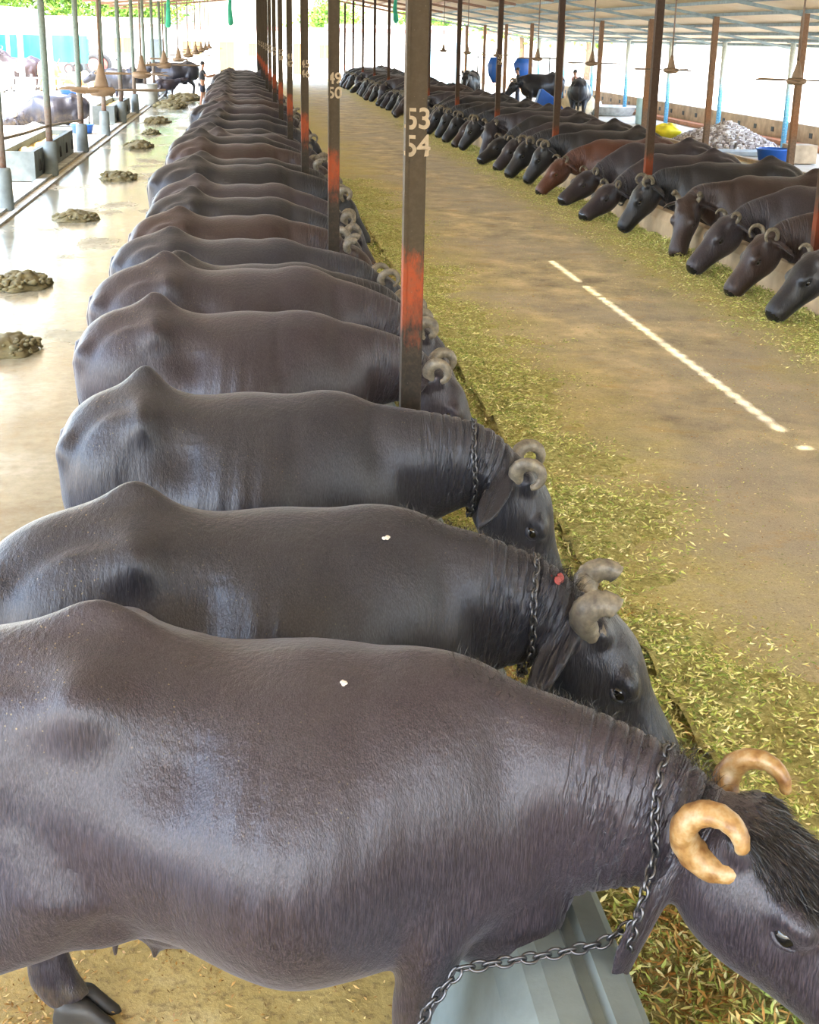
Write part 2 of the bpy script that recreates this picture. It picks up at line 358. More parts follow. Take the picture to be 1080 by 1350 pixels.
    # wet nose
    fc = np.empty(len(me.polygons)*3); me.polygons.foreach_get('center', fc); fc = fc.reshape(-1, 3); hf = (fc-poll)@np.stack([u, v, wv]).T/hs
    me.polygons.foreach_set('material_index', ((hf[:, 0] > .565) & (hf[:, 2] > -.12) & (np.abs(hf[:, 1]) < .1)).astype(int))
    for (mt_, mn_, mx_, my_, ms_) in marks:
        i = np.argmin((co[:, 0]-mx_)**2+(co[:, 1]-my_)**2-(co[:, 2] > .8)*1.0+(nrm_z < 0)*5); nv_ = Vector(nrm_[i]); k = MB(); rot_ = nv_.to_track_quat('Z', 'Y').to_matrix(); c_ = co[i]
        for q_ in range(6): k.ell((c_[0]+r_.uniform(-1, 1)*ms_*.7, c_[1]+r_.uniform(-1, 1)*ms_*.7, c_[2]+r_.uniform(-.001, .001)), (ms_*r_.uniform(.4, .8), ms_*r_.uniform(.4, .7), .0025), 10, 6, rot_)
        k.build(mn_, mt_, root, True)
    # horns
    hmat = hornmat or HORN
    for sgn in (1, -1):
        k = MB(); pts = []; rad = []; n = 26
        if horn == 'curl':
            for i in range(n):
                t = i/(n-1); ang = math.radians(hornstart-hornturn*t); Rr = hornR*(1-.30*t)
                pts.append(H(-.04+Rr*math.cos(ang), sgn*(.085+(.05+hornout)*min(1, t*2.2)+.015*t), hornc+Rr*math.sin(ang))); rad.append(hornw*hs*(1-.62*t**1.5))
            ang = math.radians(hornstart); pts.insert(0, H(-.04+hornR*math.cos(ang), sgn*.045, hornc+hornR*math.sin(ang))); rad.insert(0, hornw*hs*1.1)
        elif horn == 'stub':
            for i in range(n):
                t = i/(n-1); ang = math.radians(-60-185*t); Rr = hornR*(1-.2*t)
                pts.append(H(-.045+Rr*math.cos(ang), sgn*(.085+.06*min(1, t*2)), .0+Rr*math.sin(ang)*.95)); rad.append(hornw*1.1*hs*(1-.25*t**2))
            pts.insert(0, H(0, sgn*.075, -.03)); rad.insert(0, hornw*1.1*hs)
        else:   # open sweep back
            for i in range(n):
                t = i/(n-1); ang = math.radians(-90-150*t); Rr = hornR*1.6
                pts.append(H(-.05+Rr*math.cos(ang), sgn*(.09+.11*math.sin(t*2.2)), .07+Rr*math.sin(ang)*.8)); rad.append(hornw*.9*hs*(1-.75*t))
            pts.insert(0, H(0, sgn*.075, -.03)); rad.insert(0, hornw*hs)
        pts = [pts[0]]+[pts[1]*.5+pts[0]*.5]+pts[1:]; rad = [rad[0]]+rad
        end = pts[-1]+(pts[-1]-pts[-2])*.6; pts.append(end); rad.append(rad[-1]*.75); pts.append(end+(pts[-1]-pts[-2])*.25); rad.append(rad[-1]*.35)
        k.tube(pts, [r*(1+.045*math.sin(i*2.6)) for i, r in enumerate(rad)], 18, flat=1.25 if horn != 'open' else 1.0, up=tuple(v))
        k.build('horn', hmat, root, True)
        e = MB(); e.ell(H(.202, sgn*.116, -.073), (.027*hs, .02*hs, .024*hs), rot=rotH); e.build('eye', EYE, root, True)
        l_ = MB()
        for q in (-1, 1):
            pts = [H(.202+.036*math.cos(a), sgn*(.127-.012*abs(math.cos(a))), -.073+q*(.019*math.sin(a))) for a in np.linspace(0, math.pi, 11)]; l_.tube(pts, [.004+.006*math.sin(a)*hs for a in np.linspace(0, math.pi, 11)], 8)
        l_.build('eyelid', hm, root, True)
        for (hx, hsn, nm_) in ((.60+sgn*legs[0]*1.3, .18, 'f'), (-.695+sgn*legs[1], .19, 'h')):
            hf_ = MB()
            for q in (-1, 1):
                cy = sgn*hsn+q*.032; hf_.loft([ring((hx, cy, zz), (0, 1, 0), (1, 0, 0), wv_, fr, bk, 2.4, 2.2, 18) for zz, wv_, fr, bk in ((.0, .031, .085, .06), (.015, .031, .080, .06), (.05, .028, .052, .055), (.085, .022, .025, .05))])
            hf_.build('hoof', HOOF, root, True)
    # tail
    tl = MB(); sw = r_.uniform(-.06, .06); pts = [(-.92, 0, 1.18), (-.985, sw*.1, 1.15), (-1.015, sw*.3, 1.05), (-1.0, sw*.6, .85), (-.985, sw, .62)]; tl.tube(pts, [.04, .036, .027, .021, .016], 12); t_o = tl.build('tail', hm, root, True)
    tf = MB()
    for i in range(26):
        a = r_.uniform(0, 6.28); rr = r_.uniform(.004, .02); x1, y1 = rr*math.cos(a), rr*math.sin(a)
        tf.tube([(-.985+x1*.3, sw+y1*.3, .66+switch), (-.985+x1*1.6, sw+y1*1.6, .52+switch), (-.985+x1*2.0, sw+y1*2, .40+switch+r_.uniform(-.03, .05)), (-.985+x1*.8, sw+y1*.8, .33+switch+r_.uniform(-.04, .04))], [.006, .009, .007, .001], 5)
    tf.build('tail_switch', tail_hair or HAIR, t_o, True)
    # hair
    def strands(nm_, pts, mat, seed=1):
        hb_ = MB()
        for (p, dr, L, wdt) in pts:
            p = np.array(p); dr = _n(dr); sd_ = _n(np.cross(dr, [r_.uniform(-1, 1), r_.uniform(-1, 1), r_.uniform(-1, 1)])); bend = np.array([r_.uniform(-.3, .3), r_.uniform(-.3, .3), -.35])*L
            q1 = p+dr*L*.5+bend*.25; q2 = p+dr*L+bend
            hb_.add([p-sd_*wdt, p+sd_*wdt, q1+sd_*wdt*.7, q1-sd_*wdt*.7, q2], [(0, 1, 2, 3), (3, 2, 4)])
        return hb_.build(nm_, mat, root, False, fix=False)
    if tuft or mane:
        me.calc_loop_triangles() if hasattr(me, 'calc_loop_triangles') else None
        nr = np.empty(nv*3); me.vertex_normals.foreach_get('vector', nr); nr = nr.reshape(-1, 3); hd2 = (co-poll)@np.stack([u, v, wv]).T/hs
    if tuft:
        idx = np.where((hd2[:, 0] > -.10) & (hd2[:, 0] < .20) & (hd2[:, 2] > -.035) & (np.abs(hd2[:, 1]) < .115))[0]; S_ = []
        for _ in range(6500):
            i = r_.choice(idx); p = co[i]+np.array([r_.uniform(-.008, .008) for _ in range(3)])-nr[i]*.006; dr = nr[i]*.55+u*.9+v*r_.uniform(-.5, .5)+v*hd2[i, 1]*2
            S_.append((p, dr, r_.uniform(.03, .065), .0011))
        strands('forehead_hair', S_, HAIR)
    if mane:
        idx = np.where((x > .55) & (tt < .97) & (vert > .0) & (nr[:, 2] > .35) & (np.abs(np.einsum('ij,ij->i', co-P[ti], np.array([p[3] for p in path])[ti])) < .06) & (hd2[:, 0] < -.05))[0]; S_ = []
        for _ in range(1100):
            i = r_.choice(idx); p = co[i]+np.array([r_.uniform(-.01, .01) for _ in range(3)])-nr[i]*.004; dr = nr[i]*.8+TG[ti[i]]*r_.uniform(-.8, .1)+np.array([0, r_.uniform(-.6, .6), 0])
            S_.append((p, dr, r_.uniform(.02, .05)*(1+1.0*(tt[i] > .8)), .0008))
        strands('neck_mane', S_, HAIR)
    if chain:
        ck = MB(); tpar = .90 if chain is True else chain; i0 = int(tpar*(nn-1)); p, tg, up_, rt = path[i0]; N_ = 44
        # wrap the chain around the real neck surface
        near = np.where(np.abs(np.einsum('ij,j->i', co-p, tg)) < .04)[0]; near = near[np.linalg.norm(co[near]-p, axis=1) < .4]
        q = co[near]-p; A_ = np.arctan2(q@rt, q@up_); RR = np.hypot(q@rt, q@up_); pts = []
        for i in range(N_):
            an = -math.pi+2*math.pi*i/N_; dd = np.abs((A_-an+math.pi) % (2*math.pi)-math.pi); sel = RR[dd < .12]; rr = (np.percentile(sel, 60) if len(sel) else .16)+.010
            pts.append(p+rt*math.sin(an)*rr+up_*math.cos(an)*rr-tg*.05*math.cos(an))
        def links(pts, closed=True, L=.040):
            P_ = [np.array(q) for q in pts]+([np.array(pts[0])] if closed else []); seg = [np.linalg.norm(P_[i+1]-P_[i]) for i in range(len(P_)-1)]; cum = np.concatenate([[0], np.cumsum(seg)]); n_ = int(cum[-1]/(L*.72))
            for i in range(n_):
                s0 = (i+.5)/n_*cum[-1]; j = min(np.searchsorted(cum, s0)-1, len(seg)-1); f_ = (s0-cum[j])/seg[j]; c_ = P_[j]*(1-f_)+P_[j+1]*f_; tg_ = _n(P_[j+1]-P_[j]); o_ = _n(c_-p) if closed else np.array([0.3, -.9, .1])
                o_ = _n(o_-(o_@tg_)*tg_); s_ = np.cross(tg_, o_); sd2 = _n(s_+o_*.7) if i % 2 else _n(o_-s_*.7)
                lk = [c_+tg_*L*.5*math.cos(a)*1.0+sd2*L*.30*math.sin(a) for a in np.linspace(0, 2*math.pi, 15)]
                ck.tube(lk, .0042, 6, caps=False)
        links(pts)
        if chain_tether is not None and root.name == 'water_buffalo':
            low_ = min(pts, key=lambda q: q[2]); ck.build('neck_chain', CHAIN, root, True); ck = MB(); links([low_]+list(chain_tether), False, .045); ck.build('tether_chain', CHAIN, root, True); ck = None
        if ck: ck.build('neck_chain', CHAIN, root, True)
    return root
chain_tether = None
def place(root, X, Y, face=1, dy=0, scale=1.0, label='', group=None, cat='buffalo'):
    root.location = (X, Y, 0); root.rotation_euler = (0, 0, math.radians(dy)+(0 if face > 0 else math.pi)); root.scale = (scale,)*3
    tag(root, label, cat, group); return root
# ------------------------------------------------------------ surfaces
m = NM('wet_alley_concrete', (.3, .26, .17), .2)
n1 = m.noise(.9, 6, .6); n2 = m.noise(9, 6, .7); n3 = m.noise(60, 4, .7)
c = m.ramp(n1, [(.3, (.16, .14, .10)), (.5, (.27, .25, .18)), (.7, (.36, .35, .29))]); c = m.mix(m.ramp(n2, [(.4, 0), (.7, .6)]), c, (.10, .075, .035)); c = m.mix(m.ramp(n3, [(.62, 0), (.75, .6)]), c, (.45, .42, .30))
m.col(c); pud = m.ramp(m.noise(.7, 5, .65, m.co((1, .6, 1))), [(.40, .05), (.56, .16), (.66, .5)]); m.rg(pud)
m.bump(n2, .22, .01); m.bump(n3, .12, .004); ALLEY = m.mat
m = NM('stall_floor', (.4, .3, .12), .55); n1 = m.noise(2.0, 6, .65); n2 = m.noise(28, 5, .7)
c = m.ramp(n1, [(.3, (.28, .19, .05)), (.55, (.46, .34, .12)), (.75, (.55, .44, .22))]); c = m.mix(m.ramp(n2, [(.5, 0), (.68, .8)]), c, (.16, .10, .035)); m.col(c); m.bump(n2, .5, .01)
st = m.N('TexWave'); st.inputs['Scale'].default_value = 9; m.L(m.co((0, 1, 0)), st.inputs['Vector']); m.bump(st.outputs['Fac'], .15, .004); STALL = m.mat
m = NM('bright_yard', (.6, .55, .46), .8); n1 = m.noise(.5, 6, .6); m.col(m.ramp(n1, [(.3, (.46, .40, .30)), (.7, (.66, .62, .54))])); m.bump(m.noise(20, 4), .3, .01); YARD = m.mat
m = NM('feed_aisle', (.3, .2, .1), .75)
big = m.noise(.55, 5, .6); med = m.noise(2.6, 6, .7, m.co((1.0, .8, 1))); fine = m.noise(38, 5, .8); gr = m.noise(110, 3, .8)
c = m.ramp(med, [(.30, (.20, .165, .12)), (.43, (.38, .32, .21)), (.55, (.53, .45, .27)), (.66, (.72, .60, .38))])
c = m.mix(m.ramp(big, [(.40, 0), (.60, .75)]), c, (.38, .34, .28))
X_ = m.sep()[0]
off = m.math('ADD', X_, m.math('MULTIPLY', m.math('SUBTRACT', m.noise(1.1, 5, .65), .5), 1.8))
leftm = m.ramp(off, [(0, 1), (.0, 1), (1, 0)])
lm = m.math('SUBTRACT', 1, m.math('MULTIPLY', m.math('SUBTRACT', off, 1.7), .95, True), True); rm = m.math('MULTIPLY', m.math('SUBTRACT', off, 3.95), 1.5, True)
edge = m.math('MAXIMUM', lm, rm)
fod = m.ramp(fine, [(.30, (.16, .13, .03)), (.45, (.42, .36, .11)), (.58, (.56, .52, .20)), (.72, (.75, .70, .36))])
cov = m.math('MULTIPLY', edge, m.ramp(m.noise(14, 5, .8), [(.28, .35), (.55, 1)]))
c = m.mix(cov, c, fod)
orange = m.math('MULTIPLY', m.ramp(m.noise(2.0, 4, .7, m.co((1, 1.4, 1), rot=(0, 0, 1))), [(.56, 0), (.70, .65)]), m.ramp(fine, [(.4, .3), (.6, 1)]))
c = m.mix(orange, c, (.44, .27, .06))
c = m.mix(m.ramp(gr, [(.58, 0), (.70, .75)]), c, (.70, .62, .36)); c = m.mix(m.ramp(gr, [(.30, .8), (.42, 0)]), c, (.07, .05, .02))
m.col(c); m.bump(fine, .8, .015); m.bump(gr, .8, .008); AISLE = m.mat
m = NM('fodder_bed', (.3, .28, .08), .8); fine = m.noise(30, 6, .8); m.col(m.ramp(fine, [(.3, (.10, .085, .02)), (.42, (.30, .27, .08)), (.56, (.52, .48, .18)), (.7, (.78, .72, .38))])); m.bump(fine, 1, .03); BED = m.mat
def island_mat(name, stops, rough=.6):
    m = NM(name, stops[0][1], rough); g = m.N('NewGeometry'); m.col(m.ramp(g.outputs['Random Per Island'], stops)); return m.mat
FOD = island_mat('chopped_fodder', [(0, (.10, .14, .02)), (.25, (.27, .36, .06)), (.55, (.52, .58, .15)), (.8, (.76, .72, .32)), (1, (.88, .82, .50))])
FODO = island_mat('rusty_fodder', [(0, (.16, .07, .01)), (.5, (.42, .22, .05)), (1, (.55, .42, .16))])
CONC = simple('grey_concrete', (.34, .36, .35), .8, .3, 3, .4)
CONCT = simple('tan_concrete', (.42, .32, .21), .8, .3, 3, .4)
CONCB = simple('blue_grey_concrete', (.135, .165, .17), .7, .25, 4, .3)
m = NM('mounded_concrete', (.3, .3, .3), .8); n = m.noise(5, 6, .65); m.col(m.ramp(n, [(.35, (.16, .14, .10)), (.6, (.36, .33, .25))])); m.bump(n, .5, .02); DRAINM = m.mat
def post_mat(name, top, low, red, z0, z1):
    m = NM(name, top, .5, Metallic=0); z = m.sep()[2]; nz = m.noise(3, 6, .7, m.co((2, 2, .8))); zz = m.math('ADD', z, m.math('MULTIPLY', m.math('SUBTRACT', nz, .5), 1.0))
    mr = m.N('MapRange'); mr.inputs[1].default_value = z0-.5; mr.inputs[2].default_value = z1+.5; m.L(zz, mr.inputs[0]); R_ = (z1-z0+1)
    a, b = .5/R_, (.5+z1-z0)/R_
    c = m.ramp(mr.outputs[0], [(max(0, a-.12), low), (a+.04, red), ((a+b)/2+.05, red), (min(1, b+.1), top)])
    gr = m.noise(25, 6, .75); c = m.mix(m.ramp(gr, [(.45, 0), (.72, .5)]), c, tuple(min(1, x*1.7) for x in top)); c = m.mix(m.ramp(gr, [(.25, .7), (.42, 0)]), c, (.04, .028, .018))
    c = m.mix(m.ramp(m.vor(34), [(.0, .4), (.05, .4), (.08, 0)]), c, (.16, .13, .10))
    m.col(c); m.rg(m.ramp(gr, [(.3, .8), (.7, .6)])); m.b.inputs['Specular IOR Level'].default_value = .25; m.bump(gr, .3, .003); return m.mat
POSTM = post_mat('post_steel_brown', (.034, .024, .0125), (.016, .012, .010), (.20, .036, .009), 1.66, 1.80)
POSTR = post_mat('post_steel_right', (.040, .024, .015), (.020, .016, .014), (.17, .036, .014), 1.1, 1.35)
POSTL = post_mat('post_tube_grey_green', (.10, .13, .115), (.16, .085, .06), (.16, .12, .10), .9, 1.5)
POSTB = post_mat('post_blue', (.42, .46, .42), (.08, .33, .55), (.12, .42, .62), 1.0, 1.6)
POSTE = post_mat('post_tan', (.16, .095, .055), (.14, .09, .06), (.20, .09, .04), 1.0, 1.6)
PAINT = simple('white_paint', (.25, .195, .125), .7, .2, 20, 0)
STEELB = simple('steel_blue_grey', (.20, .27, .29), .6); STEELR = simple('steel_brown', (.22, .13, .085), .6)
m = NM('roof_sheet', (.55, .45, .3), .6); wv_ = m.N('TexWave'); wv_.bands_direction = 'Y'; wv_.inputs['Scale'].default_value = 4; m.L(m.co(), wv_.inputs['Vector']); m.bump(wv_.outputs['Fac'], .6, .02); m.col(m.ramp(m.noise(.8, 5, .6), [(.3, (.74, .60, .40)), (.7, (.86, .74, .54))])); ROOF = m.mat

# ------------------------------------------------------------ ground and shed floor
def struct(o): o['kind'] = 'structure'; return o
struct(link('floor', grid_mesh(-3.72, .70, -4, 78, 3, 30, lambda x, y: 0, 'floor'), ALLEY))
struct(link('floor_stall', grid_mesh(-1.15, .70, -4, 76, 3, 30, lambda x, y: .004, 'floor_stall'), STALL))
struct(link('floor_right', grid_mesh(5.3, 12.6, -4, 78, 3, 3, lambda x, y: 0, 'floor_right'), STALL))
struct(link('floor_yard', grid_mesh(-160, 200, -60, 260, 3, 3, lambda x, y: -.02, 'floor_yard'), YARD))
mb = MB(); mb.box(-4.05, -3.86, -4, 78, -.01, .05); mb.box(-3.74, -3.66, -4, 78, -.01, .035); struct(mb.build('trim_1', CONC))
mb = MB(); mb.box(-3.86, -3.74, -4, 78, -.012, .008); struct(mb.build('trim_2', DRAINM))
mb = MB(); mb.box(12.5, 12.62, -4, 78, 0, .08); struct(mb.build('trim_3', CONCT))
mb = MB(); mb.prism([(1.55, 0), (1.55, .43), (1.58, .45), (4.86, .45), (4.89, .43), (4.89, 0)], -4, 80); struct(mb.build('floor_aisle', AISLE))
mb = MB(); mb.prism([(.46, 0), (.60, .50), (.655, .585), (.70, .60), (.775, .60), (.79, .575), (.82, .575), (.835, .60), (.90, .595), (.93, .56), (.97, .28), (1.56, .26), (1.56, .0)], -4, 76)
o = struct(mb.build('trim_95', CONCB)); 
mb = MB(); mb.prism([(4.88, 0), (4.88, .26), (5.20, .28), (5.24, .66), (5.30, .76), (5.42, .76), (5.50, .66), (5.56, 0)], -4, 76); struct(mb.build('trim_96', CONCT))
# feed beds and chopped fodder
SPZ = lambda x, y: .452+.085*max(0, (1-(x-1.5)/(.55+.5*fbm(3, y*.8)))*.55+.75*fbm(x*3.2, y*2.6, 1))*max(0, min(1, (2.5-x)/.6))
def bed(name, x0, x1, y0, y1, zf, label, group=None):
    o = link(name, grid_mesh(x0, x1, y0, y1, 26, int((y1-y0)/.07) if y1-y0 < 25 else 500, zf, name), BED, smooth=True); return tag(o, label, 'fodder', kind='stuff')
def zl(x, y): e = max(0, min(1, (x-.93)/.1))*1; s = max(0, 1-abs(x-1.35)/.6); return .37+.10*s+.055*fbm(x*3, y*1.6)+.02*fbm(x*11, y*11, 3)
bedL = bed('fodder', .93, 1.62, .5, 20, zl, 'green chopped fodder heaped in the left trough under the near heads')
bed('fodder', .93, 1.62, 20, 75, zl, 'green chopped fodder filling the far end of the left trough')
def zr(x, y): return .455-.10*max(0, 1-(x-4.86)/.06)+.05*fbm(x*3+7, y*1.5)+.02*fbm(x*11, y*11, 5)
bedR = bed('fodder', 4.86, 5.22, 6, 30, zr, 'green chopped fodder in the right trough under the near heads')
bed('fodder', 4.86, 5.22, 30, 75, zr, 'green chopped fodder in the far end of the right trough')
def bits(name, pts, L, Wd, mat, label, tilt=.5):
    n = len(pts); P = np.array(pts); a = rng.uniform(0, 2*math.pi, n); tl = rng.normal(0, tilt, n); d = np.stack([np.cos(a)*np.cos(tl), np.sin(a)*np.cos(tl), np.sin(tl)], 1)
    s = np.cross(d, rng.normal(0, .5, (n, 3))+np.array([0, 0, 1])); s /= np.linalg.norm(s, axis=1)[:, None]; L_ = rng.uniform(*L, n)[:, None]*.5; W_ = rng.uniform(*Wd, n)[:, None]*.5; up = np.cross(s, d)*L_*rng.uniform(-.4, .4, (n, 1))
    V = np.concatenate([P-d*L_, P-s*W_+up, P+s*W_+up, P+d*L_*1.0], 0); i = np.arange(n)
    F = np.concatenate([np.stack([i, n+i, 2*n+i], 1), np.stack([n+i, 3*n+i, 2*n+i], 1)], 0)
    me = bpy.data.meshes.new(name); me.vertices.add(len(V)); me.vertices.foreach_set('co', V.ravel()); me.loops.add(F.size); me.polygons.add(len(F)); me.loops.foreach_set('vertex_index', F.ravel()); me.polygons.foreach_set('loop_start', np.arange(0, F.size, 3)); me.polygons.foreach_set('loop_total', np.full(len(F), 3)); me.update(); me.validate()
    return tag(link(name, me, mat), label, 'fodder', kind='stuff')
def samp(n, x0, x1, y0, y1, zf, keep=None, ypow=1.0, lift=.012):
    out = []
    while len(out) < n:
        x = random.uniform(x0, x1); y = y0+(y1-y0)*random.random()**ypow
        if keep and random.random() > keep(x, y): continue
        out.append((x, y, zf(x, y)+random.uniform(0, lift)))
    return out
bits('chopped_leaves', samp(42000, .95, 1.66, 1.2, 20, zl, None, 1.7, .035), (.018, .06), (.004, .012), FOD, 'loose green leaf pieces on top of the left trough')
bits('chopped_leaves', samp(9000, .95, 1.66, 1.2, 20, zl, lambda x, y: max(0, fbm(x*2+5, y*1.2)*2.5), 1.5, .035), (.02, .08), (.004, .011), FODO, 'rust brown stalk pieces mixed through the left trough')
sp = lambda x, y: max(0, min(1, (1-(x-1.55)/(.95+.7*fbm(3, y*.8)))))**1.5*(.4+1.1*max(0, .5+fbm(x*2, y*1.3, 2)))
o = link('fodder_spill', grid_mesh(1.54, 2.5, 1.2, 24, 40, 560, lambda x, y: SPZ(x, y)-.006, 'fodder_spill'), BED, smooth=True); tag(o, 'low heaps of green fodder pushed up on the aisle beside the left trough', 'fodder', kind='stuff')
bits('chopped_leaves', samp(42000, 1.55, 2.9, 1.5, 24, SPZ, sp, 1.6, .022), (.012, .045), (.004, .010), FOD, 'green fodder scraps spilled on the aisle along the left trough', .25)
bits('chopped_leaves', samp(16000, 1.6, 4.85, 2, 26, lambda x, y: .452, lambda x, y: .12+max(0, .2+fbm(x*2.2+7, y*1.3, 3)*1.3), 1.6, .006), (.006, .022), (.003, .006), FOD, 'fine pale fodder crumbs scattered over the aisle', .15)
bits('chopped_leaves', samp(12000, 1.6, 4.85, 2, 30, lambda x, y: .452, lambda x, y: .15+max(0, fbm(x*1.4+2, y*.9, 8)*1.8), 1.5, .006), (.008, .028), (.003, .007), FODO, 'small brown fodder crumbs scattered over the aisle', .15)
bits('chopped_leaves', samp(18000, 4.86, 5.22, 8, 40, zr, None, 1.5, .03), (.025, .07), (.006, .014), FOD, 'loose green leaf pieces on top of the right trough')
bits('chopped_leaves', samp(20000, 4.0, 4.88, 8, 40, lambda x, y: .452, lambda x, y: ((x-4.0)/.88)**1.6*(.3+1.2*max(0, .5+fbm(x*2, y*1.1, 4))), 1.5, .02), (.02, .05), (.005, .012), FOD, 'green fodder scraps along the right edge of the aisle', .25)
bits('straw_crumbs', samp(6000, -1.0, .45, 1.8, 4.6, lambda x, y: .006, lambda x, y: .1+max(0, fbm(x*3, y*3, 6)*2), 1, .01), (.008, .03), (.004, .009), FODO, 'crumbs of dung and straw on the stall floor beneath the nearest buffalo', .3)

# ------------------------------------------------------------ roof with the slit the sun comes through
RZ = lambda x: 4.9-.1615*(x-3) if x > 3 else 4.9-.098*(3-x)
Y0R, Y1R = -8, 75.6
def sheet(mb, x0, x1, y0, y1):
    xs = [x0, x1]; z0, z1 = RZ(x0), RZ(x1); t = .012
    mb.add([(x0, y0, z0), (x1, y0, z1), (x1, y1, z1), (x0, y1, z0), (x0, y0, z0+t), (x1, y0, z1+t), (x1, y1, z1+t), (x0, y1, z0+t)], [(0, 3, 2, 1), (4, 5, 6, 7), (0, 1, 5, 4), (1, 2, 6, 5), (2, 3, 7, 6), (3, 0, 4, 7)])
mb = MB(); sheet(mb, 3, 16.1, Y0R, Y1R)
SX = 1.06; HW = .04
sheet(mb, -6.3, SX-HW, Y0R, Y1R); sheet(mb, SX+HW, 3, Y0R, Y1R)
sheet(mb, SX-HW, SX+HW, Y0R, 6.72); sheet(mb, SX-HW, SX+HW, 6.80, 7.12); sheet(mb, SX-HW, SX+HW, 12.52, 12.75); sheet(mb, SX-HW, SX+HW, 14.15, Y1R)
y = 7.12
while y < 14.1:
    for q0, q1, e in ((0, .02, .022), (.02, .045, .013), (.045, .07, .005), (.14, .165, .005), (.165, .19, .013), (.19, .21, .022)): sheet(mb, SX-HW, SX-HW+e, y+q0, y+q1); sheet(mb, SX+HW-e, SX+HW, y+q0, y+q1)
    y += .21
struct(mb.build('ceiling', ROOF))
n_ = 4
for k in range(-1, 14):
    yy = .45+5.75*k; mb = MB(); mb.m = 0
    for xa, xb in ((-6.2, 3), (3, 8.8)):
        za, zb = RZ(xa)-.16, RZ(xb)-.16; mb.add([(xa, yy-.03, za), (xb, yy-.03, zb), (xb, yy+.03, zb), (xa, yy+.03, za), (xa, yy-.03, za+.09), (xb, yy-.03, zb+.09), (xb, yy+.03, zb+.09), (xa, yy+.03, za+.09)], [(0, 3, 2, 1), (4, 5, 6, 7), (0, 1, 5, 4), (1, 2, 6, 5), (2, 3, 7, 6), (3, 0, 4, 7)])
    struct(mb.build('trim_%d' % n_, STEELR)); n_ += 1
    for dy_ in (0,):
        mb = MB(); xa, xb = 8.8, 16.0; za, zb = RZ(xa)-.15, RZ(xb)-.15; y2 = yy+dy_
        mb.add([(xa, y2-.025, za), (xb, y2-.025, zb), (xb, y2+.025, zb), (xa, y2+.025, za), (xa, y2-.025, za+.07), (xb, y2-.025, zb+.07), (xb, y2+.025, zb+.07), (xa, y2+.025, za+.07)], [(0, 3, 2, 1), (4, 5, 6, 7), (0, 1, 5, 4), (1, 2, 6, 5), (2, 3, 7, 6), (3, 0, 4, 7)])
        struct(mb.build('trim_%d' % n_, STEELB)); n_ += 1
for x_ in (-6.1, -4.6, -3.2, -1.8, -.4, 4.2, 5.4, 6.6, 7.8, 9.2, 10.5, 11.7, 13.0, 14.2, 15.2, 16.0):
    mb = MB(); z_ = RZ(x_); mb.box(x_-.025, x_+.025, Y0R, Y1R, z_-.075, z_-.004); struct(mb.build('trim_%d' % n_, STEELR if x_ < 9 else STEELB)); n_ += 1

# ------------------------------------------------------------ posts
ORD = ['first', 'second', 'third', 'fourth', 'fifth', 'sixth', 'seventh', 'eighth', 'ninth', 'tenth', 'eleventh', 'twelfth', 'thirteenth', 'fourteenth', 'fifteenth', 'sixteenth']
def number(txt, parent, loc, size):
    cu = bpy.data.curves.new('number', 'FONT'); cu.body = txt; cu.size = size; cu.align_x = 'CENTER'; cu.space_line = .92; cu.extrude = .0008; cu.offset = .0022; cu.space_character = .95
    o = bpy.data.objects.new('painted_number', cu); COL.objects.link(o); me = bake(o) if False else bpy.data.meshes.new_from_object(o.evaluated_get(bpy.context.evaluated_depsgraph_get())); bpy.data.objects.remove(o)
    for v_ in me.vertices:
        v_.co.x += .004*mnoise.noise(Vector((v_.co.x*30, v_.co.y*30, len(txt)))); v_.co.y += .004*mnoise.noise(Vector((v_.co.x*30+5, v_.co.y*30, 3)))
    o = link('painted_number', me, PAINT, parent); me.materials.clear(); me.materials.append(PAINT); o.location = loc; o.rotation_euler = (math.pi/2, 0, 0); return o
def hpost(name, x, y, z0, z1, wx, wy, mat, label, group, nums=None, zn=2.42):
    root = empty(name, (x, y, 0)); mb = MB(); mb.box(-wx/2, wx/2, -wy/2, wy/2, z0, z1); s = mb.build('shaft', mat, root); bevel(s, .006, 2); bake(s)
    # a turned-in lip: the post is two channels welded together
    mb = MB(); mb.box(-wx/2-.003, -wx/2+.012, -wy/2-.004, wy/2+.004, z0, z1); mb.build('weld_seam', mat, root)
    if nums: number(nums, root, (.004, -wy/2-.0015, zn), .125)
    tag(root, label, 'post', group); return root
for k in range(13):
    lab = 'brown steel post between feeding buffaloes, painted %d over %d' % (53-4*k, 54-4*k) if k < 3 else 'slim brown post in the left row, %s post from the camera' % ORD[k]
    hpost('steel_post', .75, 6.2+5.75*k, .5, RZ(.75)-.08, .092, .075, POSTM, lab, 'posts along the left trough', '%d\n%d' % (53-4*k, 54-4*k) if k < 12 else None)
for k in range(12):
    lab = 'red brown post in the right trough wall, %s from the right picture edge' % ORD[k]
    hpost('steel_post', 5.32, 12.4+5.75*k, .6, RZ(5.32)-.08, .10, .085, POSTR, lab, 'posts along the right trough', ['', '', '', '28\n26'][k] if k == 3 else None, 2.4)
for k in range(9):
    hpost('steel_post', 11.7, 29.2+5.75*k, 0, RZ(11.7)-.08, .13, .13, POSTE, 'tan brown post behind the right animals, %s from the right' % ORD[k], 'posts behind the right row')
for k in range(7):
    root = empty('tube_post', (15.2, 38.6+5.75*k, 0)); mb = MB(); mb.tube([(0, 0, 0), (0, 0, RZ(15.2)-.06)], .075, 14); mb.build('shaft', POSTB, root, True); mb = MB(); mb.box(-.14, .14, -.14, .14, RZ(15.2)-.10, RZ(15.2)-.07); mb.build('cap_plate', STEELB, root)
    tag(root, 'round post with blue painted foot near the rubble, %s from the right' % ORD[k], 'post', 'blue footed posts at the right eave')
